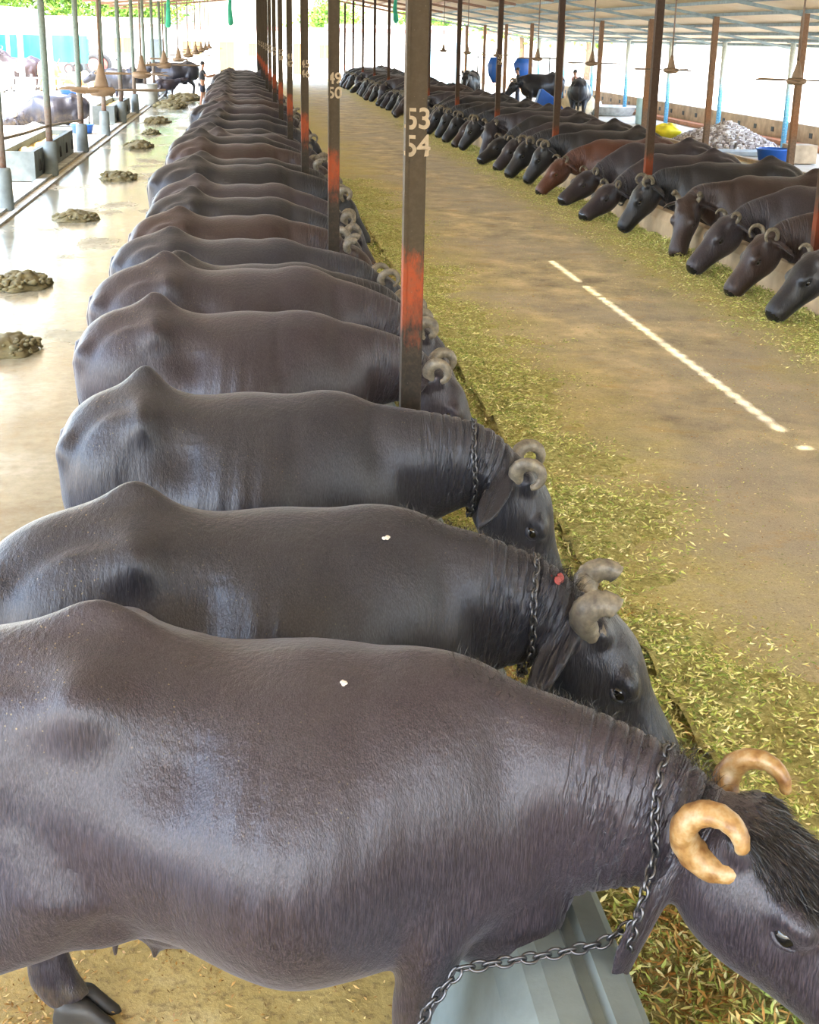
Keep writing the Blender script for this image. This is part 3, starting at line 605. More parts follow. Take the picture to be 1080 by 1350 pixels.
for k in range(10):
    root = empty('tube_post', (-3.9, 23.25+5.75*k, 0)); mb = MB(); mb.tube([(0, 0, .5), (0, 0, RZ(-3.9)-.06)], .066, 16); mb.build('shaft', POSTL, root, True)
    mb = MB(); mb.lathe([(.15, 0), (.145, .02), (.135, .62), (.12, .67), (.07, .68)], n=24); mb.build('concrete_sleeve', CONCB, root, True)
    tag(root, 'grey green tube post in a concrete sleeve beside the wet alley, %s from left' % ORD[k], 'post', 'posts along the left eave')
# rail between the first two tube posts
o = MB(); o.tube([(-3.9, 23.25, 1.12), (-3.93, 26, 1.03), (-3.9, 29, .98), (-3.9, 34.75, .76)], .028, 10); tag(o.build('pipe_rail', simple('rust_pipe', (.16, .13, .10), .6), None, True), 'rusty pipe rail tied across the first three grey posts', 'rail')
# ------------------------------------------------------------ fans
FANM = simple('fan_dusty', (.20, .14, .09), .6); FANR = simple('fan_rod', (.14, .10, .07), .6)
def fan(x, y, z, rz, label, group, rod=None):
    root = empty('ceiling_fan', (x, y, z), rz); mb = MB(); mb.tube([(0, 0, .1), (0, 0, RZ(x)-z-.02)], .014, 8); mb.build('rod', FANR, root, True)
    mb = MB(); mb.lathe([(.072, .03), (.068, .06), (.045, .15), (.024, .23), (.014, .25)], n=20); mb.build('bell', FANM, root, True)
    mb = MB(); mb.lathe([(.03, -.06), (.10, -.05), (.135, -.02), (.135, .012), (.11, .03), (.03, .035)], n=28); mb.build('motor', FANM, root, True)
    for k in range(3):
        a = 2*math.pi*k/3; mb = MB(); ca, sa = math.cos(a), math.sin(a)
        pts = [(.14, -.03), (.24, -.065), (.62, -.075), (.645, 0), (.62, .07), (.24, .055), (.14, .03)]
        V = []
        for dz in (0, .006): V += [(p*ca-q*sa, p*sa+q*ca, dz-q*.18) for p, q in pts]
        n = len(pts); mb.add(V, [tuple(range(n))[::-1], tuple(range(n, 2*n))]+[(i, (i+1) % n, n+(i+1) % n, n+i) for i in range(n)]); mb.build('blade', FANM, root)
    tag(root, label, 'fan', group)
for k in range(9): fan(-1.4, 14.4+5.75*k, 2.24, .25+.9*k, 'dusty ceiling fan over the left alley, %s from the camera' % ORD[k], 'fans over the left alley')
for k in range(7): fan(7.4, 18.55+5.75*k, 2.34, .1+.7*k, 'dusty ceiling fan over the right row, %s from the right' % ORD[k], 'fans over the right row')
# green cloth strips hanging from the roof
GR = simple('green_net', (.02, .30, .18), .7)
for (x, y, z0, z1, lab) in ((-3.0, 60, 2.95, 4.35, 'green cloth strip hanging above the left fans'), (-.5, 62, 3.1, 4.5, 'green cloth strip hanging above the left row end'), (6.0, 57, 3.3, 4.4, 'green cloth strip hanging over the right row far end'), (11.2, 24, 3.15, 3.65, 'green cloth strip hanging between the right posts')):
    mb = MB(); mb.loft([[(x+.10*wq*math.cos(a)+.03*math.sin(zz*6), y+.03*math.sin(a), zz) for a in np.linspace(0, 2*math.pi, 13)[:-1]] for zz, wq in ((z0, .5), (z0+.1, 1.1), ((z0+z1)/2, .8), (z1, .5))]); tag(mb.build('hanging_cloth', GR, None, True), lab, 'cloth')
# ------------------------------------------------------------ dung heaps
DUNG = simple('dung', (.13, .11, .05), .85, .4, 14, .8)
def heap(name, x, y, rx, ry, h, mat, label, cat, group=None, lumps=60, seed=1):
    r_ = random.Random(seed); root = empty(name, (x, y, 0)); n = 40; V = []; F = []
    mb = MB(); rings = []
    for i in range(12):
        t = i/11; rings.append([((rx*(1-t)**.8*(1+.22*fbm(math.cos(a)*1.5+seed, math.sin(a)*1.5, t))+.001)*math.cos(a), (ry*(1-t)**.8*(1+.22*fbm(math.cos(a)*1.5+seed, math.sin(a)*1.5, t))+.001)*math.sin(a), h*math.sin(t*math.pi/2)*(1+.35*fbm(math.cos(a)*2.5*(1-t)+seed, math.sin(a)*2.5*(1-t), 4))) for a in np.linspace(0, 2*math.pi, n+1)[:-1]])
    mb.loft(rings)
    for _ in range(lumps):
        a = r_.uniform(0, 6.28); q = r_.uniform(0, 1)**.5; s = r_.uniform(.03, .08)*(rx+ry)*.8; mb.ell((rx*q*math.cos(a), ry*q*math.sin(a), h*(1-q**2)**.5*.85), (s*r_.uniform(.7, 1.3), s*r_.uniform(.7, 1.3), s*.6), 8, 6)
    me = mb.mesh(name); o = link('mound', me, mat, root, True)
    for v_ in me.vertices: d = .16*h*mnoise.noise(v_.co*14); v_.co.z = max(0, v_.co.z+d); v_.co.x += d
    bpy.data.objects.remove(root); o.name = name; o.location = (x, y, 0); return tag(o, label, cat, group)
for i, (x, y, rx, ry, h, lab) in enumerate([(-2.2, 12.75, .30, .40, .13, 'at the left edge, nearest'), (-2.62, 16.2, .36, .50, .14, 'at the left edge, second nearest'), (-2.66, 22.2, .34, .50, .13, 'between the first post sleeve and the row'), (-2.57, 28.6, .40, .65, .13, 'right of the near concrete trough'),
        (-2.72, 36.6, .36, .75, .16, 'just past the near concrete trough'), (-2.69, 41.5, .26, .6, .13, 'small and beside the blue tub'), (-2.85, 46.8, .42, .9, .18, 'beside the far concrete trough'), (-2.9, 57.0, .6, 1.6, .22, 'large and near the standing man'), (-2.6, 63.5, .7, 1.8, .25, 'farthest, near the standing pair')]):
    heap('dung_heap', x, y, rx, ry, h, DUNG, 'olive dung heap on the wet alley '+lab, 'dung heap', 'dung heaps on the wet alley', 50, i)
# ------------------------------------------------------------ left yard: troughs and furniture
def ctrough(x0, x1, y0, y1, h, label):
    root = empty('concrete_trough', ((x0+x1)/2, (y0+y1)/2, 0)); X, Y = (x1-x0)/2, (y1-y0)/2; t = .10; mb = MB(); mb.box(-X, X, -Y, Y, 0, .12); mb.box(-X, X, -Y, -Y+t, .12, h); mb.box(-X, X, Y-t, Y, .12, h); mb.box(-X, -X+t, -Y+t, Y-t, .12, h); mb.box(X-t, X, -Y+t, Y-t, .12, h); mb.build('basin', CONCB, root)
    o = link('feed', grid_mesh(-X+t, X-t, -Y+t, Y-t, 14, 40, lambda a, b: h-.16+.12*fbm(a*3, b*2), 'feed'), simple('straw', (.55, .42, .18), .8, .5, 25, .6), root, True)
    mb = MB()
    for k in range(6):
        yy = -Y+.5+k*(2*Y-1)/5; mb.tube([(X+.035, yy+.09*math.cos(a), .16+.22*max(0, math.sin(a))) for a in np.linspace(0, math.pi, 9)], .014, 6)
    mb.build('tether_ring', simple('iron', (.03, .03, .03), .5), root, True)
    tag(root, label, 'trough')
ctrough(-4.75, -4.06, 27.9, 34.3, .56, 'long concrete feed trough with straw beside the wet alley, nearer one')
ctrough(-4.75, -4.06, 45.5, 51.8, .56, 'concrete feed trough farther up the yard edge, with yellow feed')
BLUE = simple('blue_plastic', (.01, .09, .40), .35, .1, 5, 0)
def tub(x, y, r, h, mat, label, cat='tub', name='plastic_tub'):
    mb = MB(); mb.lathe([(r*.8, 0), (r*.97, h*.9), (r*1.03, h*.93), (r*1.03, h), (r*.95, h), (r*.76, .06*h), (.01, .05*h)], n=28); o = mb.build(name, mat, None, True); o.location = (x, y, 0); return tag(o, label, cat)
tub(-4.65, 41.6, .34, .24, BLUE, 'bright blue plastic tub on the ground behind the third grey post')
tub(-7.9, 67.3, .6, .22, BLUE, 'flat blue tub lying far out in the bright yard')
tub(-9.0, 60.5, .5, .22, simple('pink_plastic', (.6, .35, .28), .5), 'pale pink bowl on the yard left of the posts')
mb = MB(); mb.lathe([(.42, 0), (.45, .1), (.44, .8), (.46, .84), (.38, .84), (.36, .5), (.01, .5)], n=28); o = mb.build('concrete_barrel', CONC, None, True); o.location = (-3.85, 57.6, 0); tag(o, 'grey round concrete water barrel beside the nursing calf', 'barrel')
# teal tarp shelter
TEAL = simple('teal_tarp', (.03, .36, .30), .6, .15, 2, .2); WHITE = simple('white_wall', (.80, .78, .74), .8, .05, 2, .1); 
o = link('teal_tarp', grid_mesh(-15.5, -8.9, 0, 1, 60, 3, lambda x, y: 0, 't'), TEAL)
for v_ in o.data.vertices: q = v_.co.y; v_.co = (v_.co.x, 85+.12*math.sin(v_.co.x*5), 1.0+1.5*q)
so_ = o.modifiers.new('s', 'SOLIDIFY'); so_.thickness = .02; bake(o); tag(o, 'teal tarp stretched behind the brown cows', 'tarp')
root = empty('yard_shelter', (-14, 80, 0)); mb = MB(); mb.box(-6, 2.2, -4, 4.6, 2.75, 2.9); mb.build('roof', WHITE, root)
for xx in (-1.2, .6, 2.0): mb = MB(); mb.box(xx-.08, xx+.08, -4, -3.84, 0, 2.75); mb.build('post', CONC, root)
tag(root, 'white flat roofed shelter over the brown cows', 'shelter')
root = empty('grey_shed', (-19, 100, 0)); mb = MB(); mb.box(-4, 4.6, -3, 3, 0, 3.3); mb.build('wall', WHITE, root); mb = MB(); mb.prism([(-4.4, 3.3), (5.0, 3.3), (5.0, 4.1), (-4.4, 4.6)], -3.4, 3.4); mb.build('roof', simple('asbestos', (.35, .38, .36), .8), root); tag(root, 'shed with grey sheet roof at the top left corner', 'shed')
# white feed railing by the cows
root = empty('cattle_railing', (-10, 66.8, 0)); 
for zz in (.35, .7): mb = MB(); mb.tube([(-2.2, 0, zz), (2.8, 0, zz)], .03, 8); mb.build('rail', WHITE, root, True)
for xx in (-1.6, -.6, .4, 1.4, 2.4): mb = MB(); mb.tube([(xx, 0, 0), (xx, 0, .85)], .04, 8); mb.build('upright', WHITE, root, True)
tag(root, 'low white pipe railing in front of the brown cows', 'railing')
for i, (x, z1) in enumerate(((-9.5, 3.2), (-8.4, 3.3))):
    mb = MB(); mb.box(-.11, .11, -.11, .11, 0, z1); o = mb.build('yard_pole', CONC); o.location = (x, 63.5+i, 0); tag(o, ['pale square pole between the two brown cows', 'pale square pole right of the brown cows'][i], 'pole')
HAY = simple('hay', (.55, .40, .16), .9, .4, 12, .6)
for i, (x, y, s) in enumerate(((-9.9, 76, .5), (-8.7, 77, .45))):
    mb = MB(); mb.box(-s, s, -s, s, 0, s*1.6); o = mb.build('hay_bale', HAY); bevel(o, .06, 3); bake(o); o.location = (x, y, 0); tag(o, ['tan hay bale beside the white pole', 'smaller hay bale behind the tan one'][i], 'bale')
# tractor
root = empty('tractor', (-10.1, 97, 0), math.radians(160)); TR = simple('tractor_teal', (.05, .40, .42), .4, .1, 3, 0); DK = simple('rubber', (.03, .03, .03), .8)
mb = MB(); mb.prism([(.1, .8), (1.5, .75), (1.55, 1.25), (.1, 1.35)], -.3, .3); mb.prism([(-.9, .9), (.1, .9), (.1, 1.2), (-.6, 1.15)], -.35, .35); b = mb.build('hood', TR, root); bevel(b, .05, 3); bake(b)
for s in (1, -1):
    for (xx, r, nm, tw) in ((-.6, .68, 'rear_wheel', .18), (1.2, .38, 'front_wheel', .12)):
        mb = MB(); th = np.linspace(0, 2*math.pi, 33)[:-1]; mb.tube([(xx+r*.78*math.cos(a), s*.62, r+r*.78*math.sin(a)) for a in np.linspace(0, 2*math.pi, 33)], r*.22, 10, caps=False); w_ = mb.build(nm, DK, root, True); mb = MB(); mb.tube([(xx, s*.55, r), (xx, s*.69, r)], r*.6, 20); mb.build('hub', simple('hub_red', (.5, .12, .10), .5), w_)
mb = MB(); mb.box(-.75, -.35, -.25, .25, 1.2, 1.3); mb.box(-.8, -.72, -.25, .25, 1.2, 1.65); mb.build('seat', DK, root); mb = MB(); mb.tube([(.1, 0, 1.3), (-.15, 0, 1.6)], .02, 6); mb.tube([(-.15+.05*math.sin(a), .18*math.cos(a), 1.6+.17*math.sin(a)) for a in np.linspace(0, 2*math.pi, 17)], .015, 6, caps=False); mb.build('steering_wheel', DK, root, True); mb = MB(); mb.tube([(1.1, .1, 1.2), (1.1, .1, 1.9)], .035, 8); mb.build('exhaust', DK, root)
tag(root, 'teal farm tractor parked before the white building', 'tractor')
# ------------------------------------------------------------ far building
mb = MB(); mb.box(-26, 26, 108, 112, 0, 3.05); struct(mb.build('wall_back', WHITE)); PINK = simple('pink_tile', (.34, .17, .15), .8)
mb = MB(); mb.box(-26.2, 26.2, 107.7, 112.2, 3.05, 3.32); struct(mb.build('trim_91', PINK)); mb = MB(); mb.box(-26, -6.2, 108.5, 112, 3.32, 3.75); mb.box(6.3, 26, 108.5, 112, 3.32, 3.6); struct(mb.build('trim_92', WHITE))
TAN = simple('tan_shutter', (.30, .15, .035), .6, .12, 2, .1); DARK = simple('dark_opening', (.04, .055, .06), .6)
nd = nw = 1
for (kind, x0, x1, z0, z1, mt) in (('door', -1.75, -.65, 0, 2.2, TAN), ('window', -4.45, -3.75, 1.25, 2.2, TAN), ('window', -3.7, -3.0, 1.25, 2.2, TAN), ('door', -6.85, -5.8, 0, 2.3, DARK), ('door', 3.75, 4.5, 0, 2.15, TAN), ('window', 5.65, 6.05, 1.15, 2.1, TAN), ('window', 6.1, 6.5, 1.15, 2.1, TAN), ('window', .4, 1.0, 1.2, 2.1, TAN), ('window', -9.4, -8.8, 1.3, 2.35, TAN), ('window', -8.75, -8.15, 1.3, 2.35, TAN), ('door', -12.0, -11.2, 0, 2.2, DARK)):
    root = empty('%s_%d' % (kind, nd if kind == 'door' else nw), ((x0+x1)/2, 107.96, 0)); h = (x1-x0)/2; root['kind'] = 'structure'
    if kind == 'door': nd += 1
    else: nw += 1
    mb = MB(); mb.box(-h, h, -.03, .03, z0, z1); mb.build('panel', mt, root); mb = MB(); mb.box(-h-.06, -h, -.07, .03, z0, z1+.06); mb.box(h, h+.06, -.07, .03, z0, z1+.06); mb.box(-h, h, -.07, .03, z1, z1+.06); mb.build('frame', WHITE, root); mb = MB(); mb.box(-.012, .012, -.045, -.03, z0, z1); mb.build('mullion', simple('seam', (.35, .2, .07), .6) if mt == TAN else DARK, root)
# right: light blue sheds far behind
LB = simple('light_blue_paint', (.25, .52, .62), .6, .15, 3, .1)
root = empty('blue_gate', (12.6, 88, 0)); 
for k in range(9): mb = MB(); mb.box(-1.5+k*.36, -1.5+k*.36+.2, -.05, .05, .1, 2.4); mb.build('panel', LB if k % 3 else WHITE, root)
mb = MB(); mb.box(-1.6, 1.8, .05, .15, 2.4, 2.5); mb.box(-1.6, 1.8, .05, .15, 0, .1); mb.build('crossbar', LB, root); tag(root, 'light blue slatted gate beyond the right row', 'gate')
# ------------------------------------------------------------ trees
LEAF = island_mat('leaf', [(0, (.05, .14, .015)), (.5, (.14, .30, .03)), (1, (.32, .48, .06))], .6); BARK = simple('bark', (.16, .11, .07), .9)
def tree(x, y, h, r, n, label, seed, s=.22):
    r_ = np.random.default_rng(seed); root = empty('tree', (x, y, 0)); mb = MB(); mb.tube([(0, 0, 0), (.1, .05, h*.3), (-.1, 0, h*.6)], [.25, .2, .12], 8); mb.build('trunk', BARK, root, True)
    cl = r_.normal(0, .45, (26, 3))*np.array([r, r, r*.55])+np.array([0, 0, h*.68]); P = cl[r_.integers(0, 26, n)]+r_.normal(0, r*.17, (n, 3)); P[:, 2] = np.maximum(P[:, 2], h*.2)
    a = r_.normal(0, 1, (n, 3)); a /= np.linalg.norm(a, axis=1)[:, None]; b = np.cross(a, r_.normal(0, 1, (n, 3))); b /= np.linalg.norm(b, axis=1)[:, None]; sz = r_.uniform(.6, 1.3, (n, 1))*s
    V = np.concatenate([P-a*sz, P-b*sz*.5, P+a*sz, P+b*sz*.5]); i = np.arange(n); me = bpy.data.meshes.new('crown'); me.from_pydata(V.tolist(), [], np.stack([i, n+i, 2*n+i, 3*n+i], 1).tolist()); me.update(); link('crown', me, LEAF, root); tag(root, label, 'tree', 'trees behind the buildings')
for i, (x, y, h, r) in enumerate([(-27, 128, 11, 6), (-20, 124, 10, 5.5), (-14, 126, 9.5, 5.5), (-8.5, 125, 8.6, 4.5), (-22, 140, 12, 6)]): tree(x, y, h, r, 9000, 'leafy green tree above the left buildings, %s from the left' % ORD[i], 30+i)
for i, (x, y, h, r) in enumerate([(16, 118, 7.5, 3.5), (21, 108, 7, 3.6), (25.5, 105, 6.6, 3.4), (8, 130, 5.2, 3.0)]): tree(x, y, h, r, 5000, ['yellow green tree above the blue gate', 'yellow green tree behind the right fans', 'yellow green tree by the right eave end', 'low green hedge tree above the white building'][i], 50+i)
# ------------------------------------------------------------ right yard
mb = MB(); mb.box(16.0, 16.22, 20, 105, 0, .62); o = struct(mb.build('wall_right', CONCT)); 
mb = MB()
for k in range(40): mb.box(15.985, 16.0, 28+k*1.5, 28.22+k*1.5, .28, .42)
struct(mb.build('trim_93', DARK)); mb = MB(); mb.box(15.6, 16.0, 20, 105, 0, .12); struct(mb.build('trim_94', simple('red_kerb', (.36, .16, .08), .8)))
RUB = island_mat('rubble', [(0, (.16, .12, .10)), (.5, (.42, .36, .32)), (1, (.7, .66, .62))], .9)
mb = MB(); r_ = random.Random(4)
for _ in range(1500):
    a = r_.uniform(0, 6.28); q = r_.random()**.6; x_ = 1.35*q*math.cos(a); y_ = 2.4*q*math.sin(a); hh = .62*(1-q)**.8*(1+.2*fbm(x_, y_)); s = r_.uniform(.03, .09); z_ = hh-s*.3; an = r_.uniform(0, 6.28); c_, s_ = math.cos(an), math.sin(an)
    mb.add([(x_+(ax*c_-ay_*s_)*s, y_+(ax*s_+ay_*c_)*s, max(0, z_)+az*s*.7) for ax, ay_, az in ((-1, -.7, -1), (1, -.8, -1), (.9, .8, -.8), (-1, .7, -1), (-.7, -.5, .8), (.8, -.6, .6), (.6, .7, 1), (-.8, .6, .7))], [(0, 3, 2, 1), (4, 5, 6, 7), (0, 1, 5, 4), (1, 2, 6, 5), (2, 3, 7, 6), (3, 0, 4, 7)])
o = mb.build('rubble_heap', RUB); o.location = (14.0, 40.2, 0); tag(o, 'grey heap of broken rubble between two blue footed posts', 'rubble', kind='stuff')
def sack(name, x, y, rx, ry, h, mat, label, cat, seed=0):
    mb = MB(); mb.ell((0, 0, h*.5), (rx, ry, h*.55), 28, 18); o = mb.build(name, mat, None, True)
    for v_ in o.data.vertices: q = mnoise.noise(v_.co*5+Vector((seed, 0, 0))); v_.co *= 1+.22*q; v_.co.z = max(0, v_.co.z+.08*mnoise.noise(v_.co*11)*h)
    o.location = (x, y, 0); return tag(o, label, cat)
sack('yellow_sack', 12.95, 42.4, .42, .35, .40, simple('yellow_plastic', (.75, .62, .02), .4, .2, 5, .2), 'crumpled yellow plastic sack left of the rubble heap', 'sack', 3)
mb = MB(); mb.lathe([(.28, 0), (.30, .05), (.29, .28), (.31, .31), (.29, .34), (.29, .58), (.31, .61), (.29, .64), (.29, .88), (.24, .9), (.01, .9)], n=28); o = mb.build('plastic_barrel', simple('pale_teal_plastic', (.40, .58, .60), .4, .1, 3, 0), None, True); o.location = (14.2, 49.5, 0); tag(o, 'pale teal plastic barrel standing beside a brown post', 'barrel')
tub(13.0, 33.6, .42, .36, BLUE, 'blue tub behind the near black buffalo at the right')
mb = MB(); mb.box(-.35, .35, -.3, .3, 0, .45); mb.box(-.2, .35, .3, .9, 0, .3); o = mb.build('concrete_block', CONCT); bevel(o, .02, 2); bake(o); o.location = (13.75, 33.8, 0); tag(o, 'rough concrete block beside the blue tub', 'block')
mb = MB(); mb.box(-.9, .9, -.5, .5, 0, .10); o = mb.build('concrete_slab', CONC); o.location = (13.1, 36.3, 0); tag(o, 'flat concrete slab lying in front of the rubble heap', 'slab')
tub(14.6, 55.5, 1.0, .35, simple('whitish', (.6, .62, .62), .6), 'wide white round basin near the parapet wall', 'basin', 'round_basin')
sack('white_sacks', 13.9, 58, .9, .5, .5, simple('sackcloth', (.62, .55, .45), .8), 'pale sacks slumped beside the white basin', 'sack', 8)
sack('feed_sack', 12.9, 54.2, .65, .4, .9, simple('sack_tan', (.62, .50, .32), .8), 'tan feed sack on the ground behind the right row', 'sack', 5)
mb = MB(); mb.add([(-.6, 0, .0), (.5, .05, .0), (.75, .1, .35), (-.25, .0, 1.0), (-.6, .3, .0), (.5, .4, .0), (.75, .4, .3), (-.3, .35, .95)], [(0, 1, 2, 3), (7, 6, 5, 4), (0, 4, 5, 1), (1, 5, 6, 2), (2, 6, 7, 3), (3, 7, 4, 0)]); o = mb.build('blue_tarp', BLUE); bevel(o, .05, 2); bake(o); o.location = (11.9, 55.2, 0); tag(o, 'folded blue tarp leaning beside the tan feed sack', 'tarp')
for i, (x, y, z, h, w_) in enumerate(((11.3, 64, 1.45, 1.1, .32), (12.6, 64, 1.55, .9, .42))):
    mb = MB(); mb.loft([[(w_*q*math.cos(a)*(1+.2*math.sin(3*a)), .12*q*math.sin(a), zz) for a in np.linspace(0, 2*math.pi, 17)[:-1]] for zz, q in ((z-h*.5, .25), (z-h*.2, .8), (z+h*.2, 1), (z+h*.5, .6))]); o = mb.build('blue_cloth', BLUE, None, True); o.location = (x, y, 0); tag(o, ['blue cloth hanging from a line, left one', 'wider blue cloth hanging from a line, right one'][i], 'cloth')
mb = MB(); mb.tube([(10.5, 64, 2.0), (12, 64, 1.95), (13.8, 64, 2.02)], .012, 6); tag(mb.build('clothes_line', DK), 'line carrying the two blue cloths', 'line')
for i, xx in enumerate((10.5, 13.8)): mb = MB(); mb.tube([(xx, 64, 0), (xx, 64, 2.05)], .03, 8); tag(mb.build('line_pole', DK), ['thin pole holding the left end of the cloth line', 'thin pole holding the right end of the cloth line'][i], 'pole')
# ------------------------------------------------------------ animals of the left row
def warp_tree(root):
    for ch in root.children_recursive:
        me = ch.data
        if me and not me.get('warped'):
            n = len(me.vertices); c = np.empty(n*3); me.vertices.foreach_get('co', c); c = c.reshape(-1, 3); x = c[:, 0]; c[:, 0] = np.where(x < .46, np.where(x > -.33-.0, .46+(x-.46)*WARP, .46-.79*WARP+(x+.33)*WARP*REAR), x); me.vertices.foreach_set('co', c.ravel()); me.update(); me['warped'] = 1
_b = buffalo
def buffalo(warp=.80, rear=1.18, **k):
    global WARP, REAR
    WARP = warp; REAR = rear; r = _b(**k); warp_tree(r); return r
chain_tether = [np.array(p) for p in ((1.03, -.17, .69), (.95, -.20, .645), (.82, -.24, .635), (.70, -.28, .635), (.60, -.30, .625), (.53, -.32, .53), (.44, -.33, .30))]
LX = -.12
A = place(buffalo(warp=.72, rear=1.85, bony=1.5, brisket=1., earw=1.45, marks=((DROP, 'dropping', .22, -.12, .012),), poll=(1.33, -.17, 1.01), yaw=-30, pitch=-42, roll=-4, hide=1, vox=.0115, fat=1.14, tuft=True, mane=True, chain=.84, hornmat=HORNA, hornR=.085, hornw=.036, hornturn=285, hornstart=-25, hornc=-.045, seed=1, ears=(-10, -80), legs=(.06, .05), headscale=1.12, neck=1.12, earlen=1.4, hornout=.01),
          LX+.07, 3.18, dy=-10, label='big brown black buffalo nearest the camera, amber curled horns, hairy forehead and chain collar')
chain_tether = None
B = place(buffalo(warp=.74, rear=1.35, bony=1.5, marks=((DROP, 'dropping', .50, -.13, .013), (SORE, 'sore', 1.08, -.10, .026)), poll=(1.27, -.10, .96), yaw=-16, pitch=-60, hide=4, vox=.0125, horn='stub', chain=.80, hornR=.075, hornw=.036, seed=2, mane=True, ears=(-30, -60), legs=(-.05, .07)), LX+.05, 4.22, dy=1,
          label='blue black buffalo second from the camera, thick grey stub horns and a sore behind them')
C = place(buffalo(switch=.34, rear=.92, poll=(1.40, -.02, .97), yaw=-8, pitch=-72, hide=4, vox=.0125, chain=.82, hornR=.062, hornw=.028, seed=3, tail_hair=HAIRO, ears=(-30, -45), bony=1.6), LX-.02, 5.78, dy=-3,
          label='slate buffalo third from the camera, chain collar, just before post 53 54')
D = place(buffalo(rear=1.1, poll=(1.32, .05, .96), yaw=-14, pitch=-62, hide=1, seed=4, hornR=.065, hornw=.030, ears=(-30, -30), bony=1.5), LX-.06, 7.62, label='very bony dark buffalo just beyond the post painted 53 54')
FR = 'feeding buffaloes of the left row'
for o in (A, B, C, D): o['group'] = FR
protoL = [buffalo(rear=1.3, poll=(1.34, .04, .98), yaw=6, pitch=-58, hide=0, seed=11, bony=1.2), buffalo(poll=(1.33, -.1, 1.02), yaw=-16, pitch=-54, hide=2, seed=12, horn='stub', hornw=.028), buffalo(poll=(1.32, -.02, .94), yaw=-4, pitch=-60, hide=1, seed=13, bony=1.4, hornR=.06, fat=1.08),
          buffalo(poll=(1.36, .1, 1.0), yaw=14, pitch=-55, hide=4, seed=14, hornR=.075, hornw=.026), buffalo(poll=(1.30, -.14, .95), yaw=-26, pitch=-60, hide=0, seed=15, bony=1.5, fat=.94)]
NUM = {1: 'the post painted 49 50', 2: 'the post painted 45 46'}
ys = [8.75, 9.62, 10.85, 12.42]; 
y = 13.75
while y < 66:
    k = (y-6.2)/5.75; kk = round(k)
    if abs(y-(6.2+5.75*kk)) < .34: y = 6.2+5.75*kk+.36*(1 if y > 6.2+5.75*kk else 1)
    if not (57.0 < y < 59.8): ys.append(y)
    y += 1.22+.36*random.random()
WO = ['first', 'second', 'third', 'fourth', 'fifth', 'sixth']
cnt = {}
hd_ = [2, 0, 1, 2, 0, 1, 4, 0, 3, 2, 1, 0]; pr = [2, 0, 3, 1, 4, 2, 0, 3, 1, 4]
for i, y in enumerate(ys):
    src = protoL[pr[i % 10]]; o = copy_tree(src); k = int((y-6.2)//5.75); cnt[k] = cnt.get(k, 0)+1
    lab = '%s dark buffalo beyond %s in the left row' % (WO[cnt[k]-1+(1 if k == 0 else 0)], 'the post painted 53 54' if k == 0 else NUM.get(k, 'the %s post' % ORD[k]))
    r_ = random.Random(i+5); place(o, LX+r_.uniform(-.20, .06), y, dy=r_.uniform(-6, 6), scale=r_.uniform(.93, 1.04), label=lab, group=FR)
    o.scale[2] *= r_.uniform(.96, 1.03)
    if i % 3 == 1:
        nm = HIDES[hd_[i % 12]]
        for ch in o.children:
            if ch.name.startswith(('body', 'eyelid')):
                ch.data = ch.data.copy(); ch.data.materials[0] = nm
for p in protoL[1:4]:  pass
# ------------------------------------------------------------ right row (face -x, so their left flank is towards the camera)
RXR = 6.22; GR_R = 'feeding buffaloes of the right row'
protoR = [buffalo(poll=(1.24, .06, 1.00), yaw=16, pitch=-48, hide=1, seed=21, hornR=.062, hornw=.022, hornturn=250), buffalo(poll=(1.22, .02, 1.04), yaw=48, pitch=-66, hide=1, seed=22, horn='stub', hornw=.022), buffalo(poll=(1.26, -.04, 1.06), yaw=4, pitch=-60, hide=0, seed=23, hornR=.075, hornw=.022, chain=False),
          buffalo(poll=(1.22, .10, .92), yaw=24, pitch=-34, hide=1, seed=24, hornR=.06, hornw=.02, chain=.85), buffalo(poll=(1.24, .0, 1.02), yaw=10, pitch=-54, hide=2, seed=25, hornR=.085, hornw=.022, hornturn=300, bony=1.3)]
spec = [(11.75, 0, 0, 'nearest black buffalo of the right row at the picture edge, pale curled horns'), (13.0, 4, 2, 'reddish brown buffalo at the right edge with muzzle on the fodder, second of the row'), (14.25, 0, 1, 'dark buffalo third from the picture edge in the right row, small curled horns'), (15.7, 1, 2, 'brown black buffalo facing the camera with drooping ears in the right row'),
        (17.35, 2, 0, 'glossy black buffalo beyond the first full right post, head down in the trough'), (19.1, 3, 1, 'brown grey buffalo with chain and head stretched low over the trough'), (20.75, 3, 1, 'brown buffalo with a chain collar left of the first full right post'), (22.1, 0, 3, 'red brown buffalo, the only reddish back in the right row')]
y = 23.4; i = 0
R_ = random.Random(3); cr = 1
while y < 71:
    spec.append((y, [2, 4, 0, 3, 1, 2, 0, 4][i % 8], [0, 0, 1, 0, 1, 0, 2, 0][i % 8], None)); y += 1.22+.42*R_.random(); i += 1
cr = {}
for i, (y, p, h, lab) in enumerate(spec):
    kk = round((y-12.4)/5.75); py = 12.4+5.75*kk
    if abs(y-py) < .33: y = py+(.34 if y >= py else -.34)
    o = copy_tree(protoR[p]); r_ = random.Random(i+50); k = int((y-12.4)//5.75); cr[k] = cr.get(k, 0)+1
    lab = lab or '%s dark buffalo beyond the %s post in the right trough wall' % (WO[cr[k]-1], ORD[k])
    place(o, RXR+r_.uniform(-.05, .12), y, -1, dy=r_.uniform(-5, 5), scale=r_.uniform(.98, 1.05), label=lab, group=GR_R)
    for ch in o.children:
        if ch.name.startswith(('body', 'eyelid')) and ch.data.materials[0] != HIDES[h]:
            ch.data = ch.data.copy(); ch.data.materials[0] = HIDES[h]
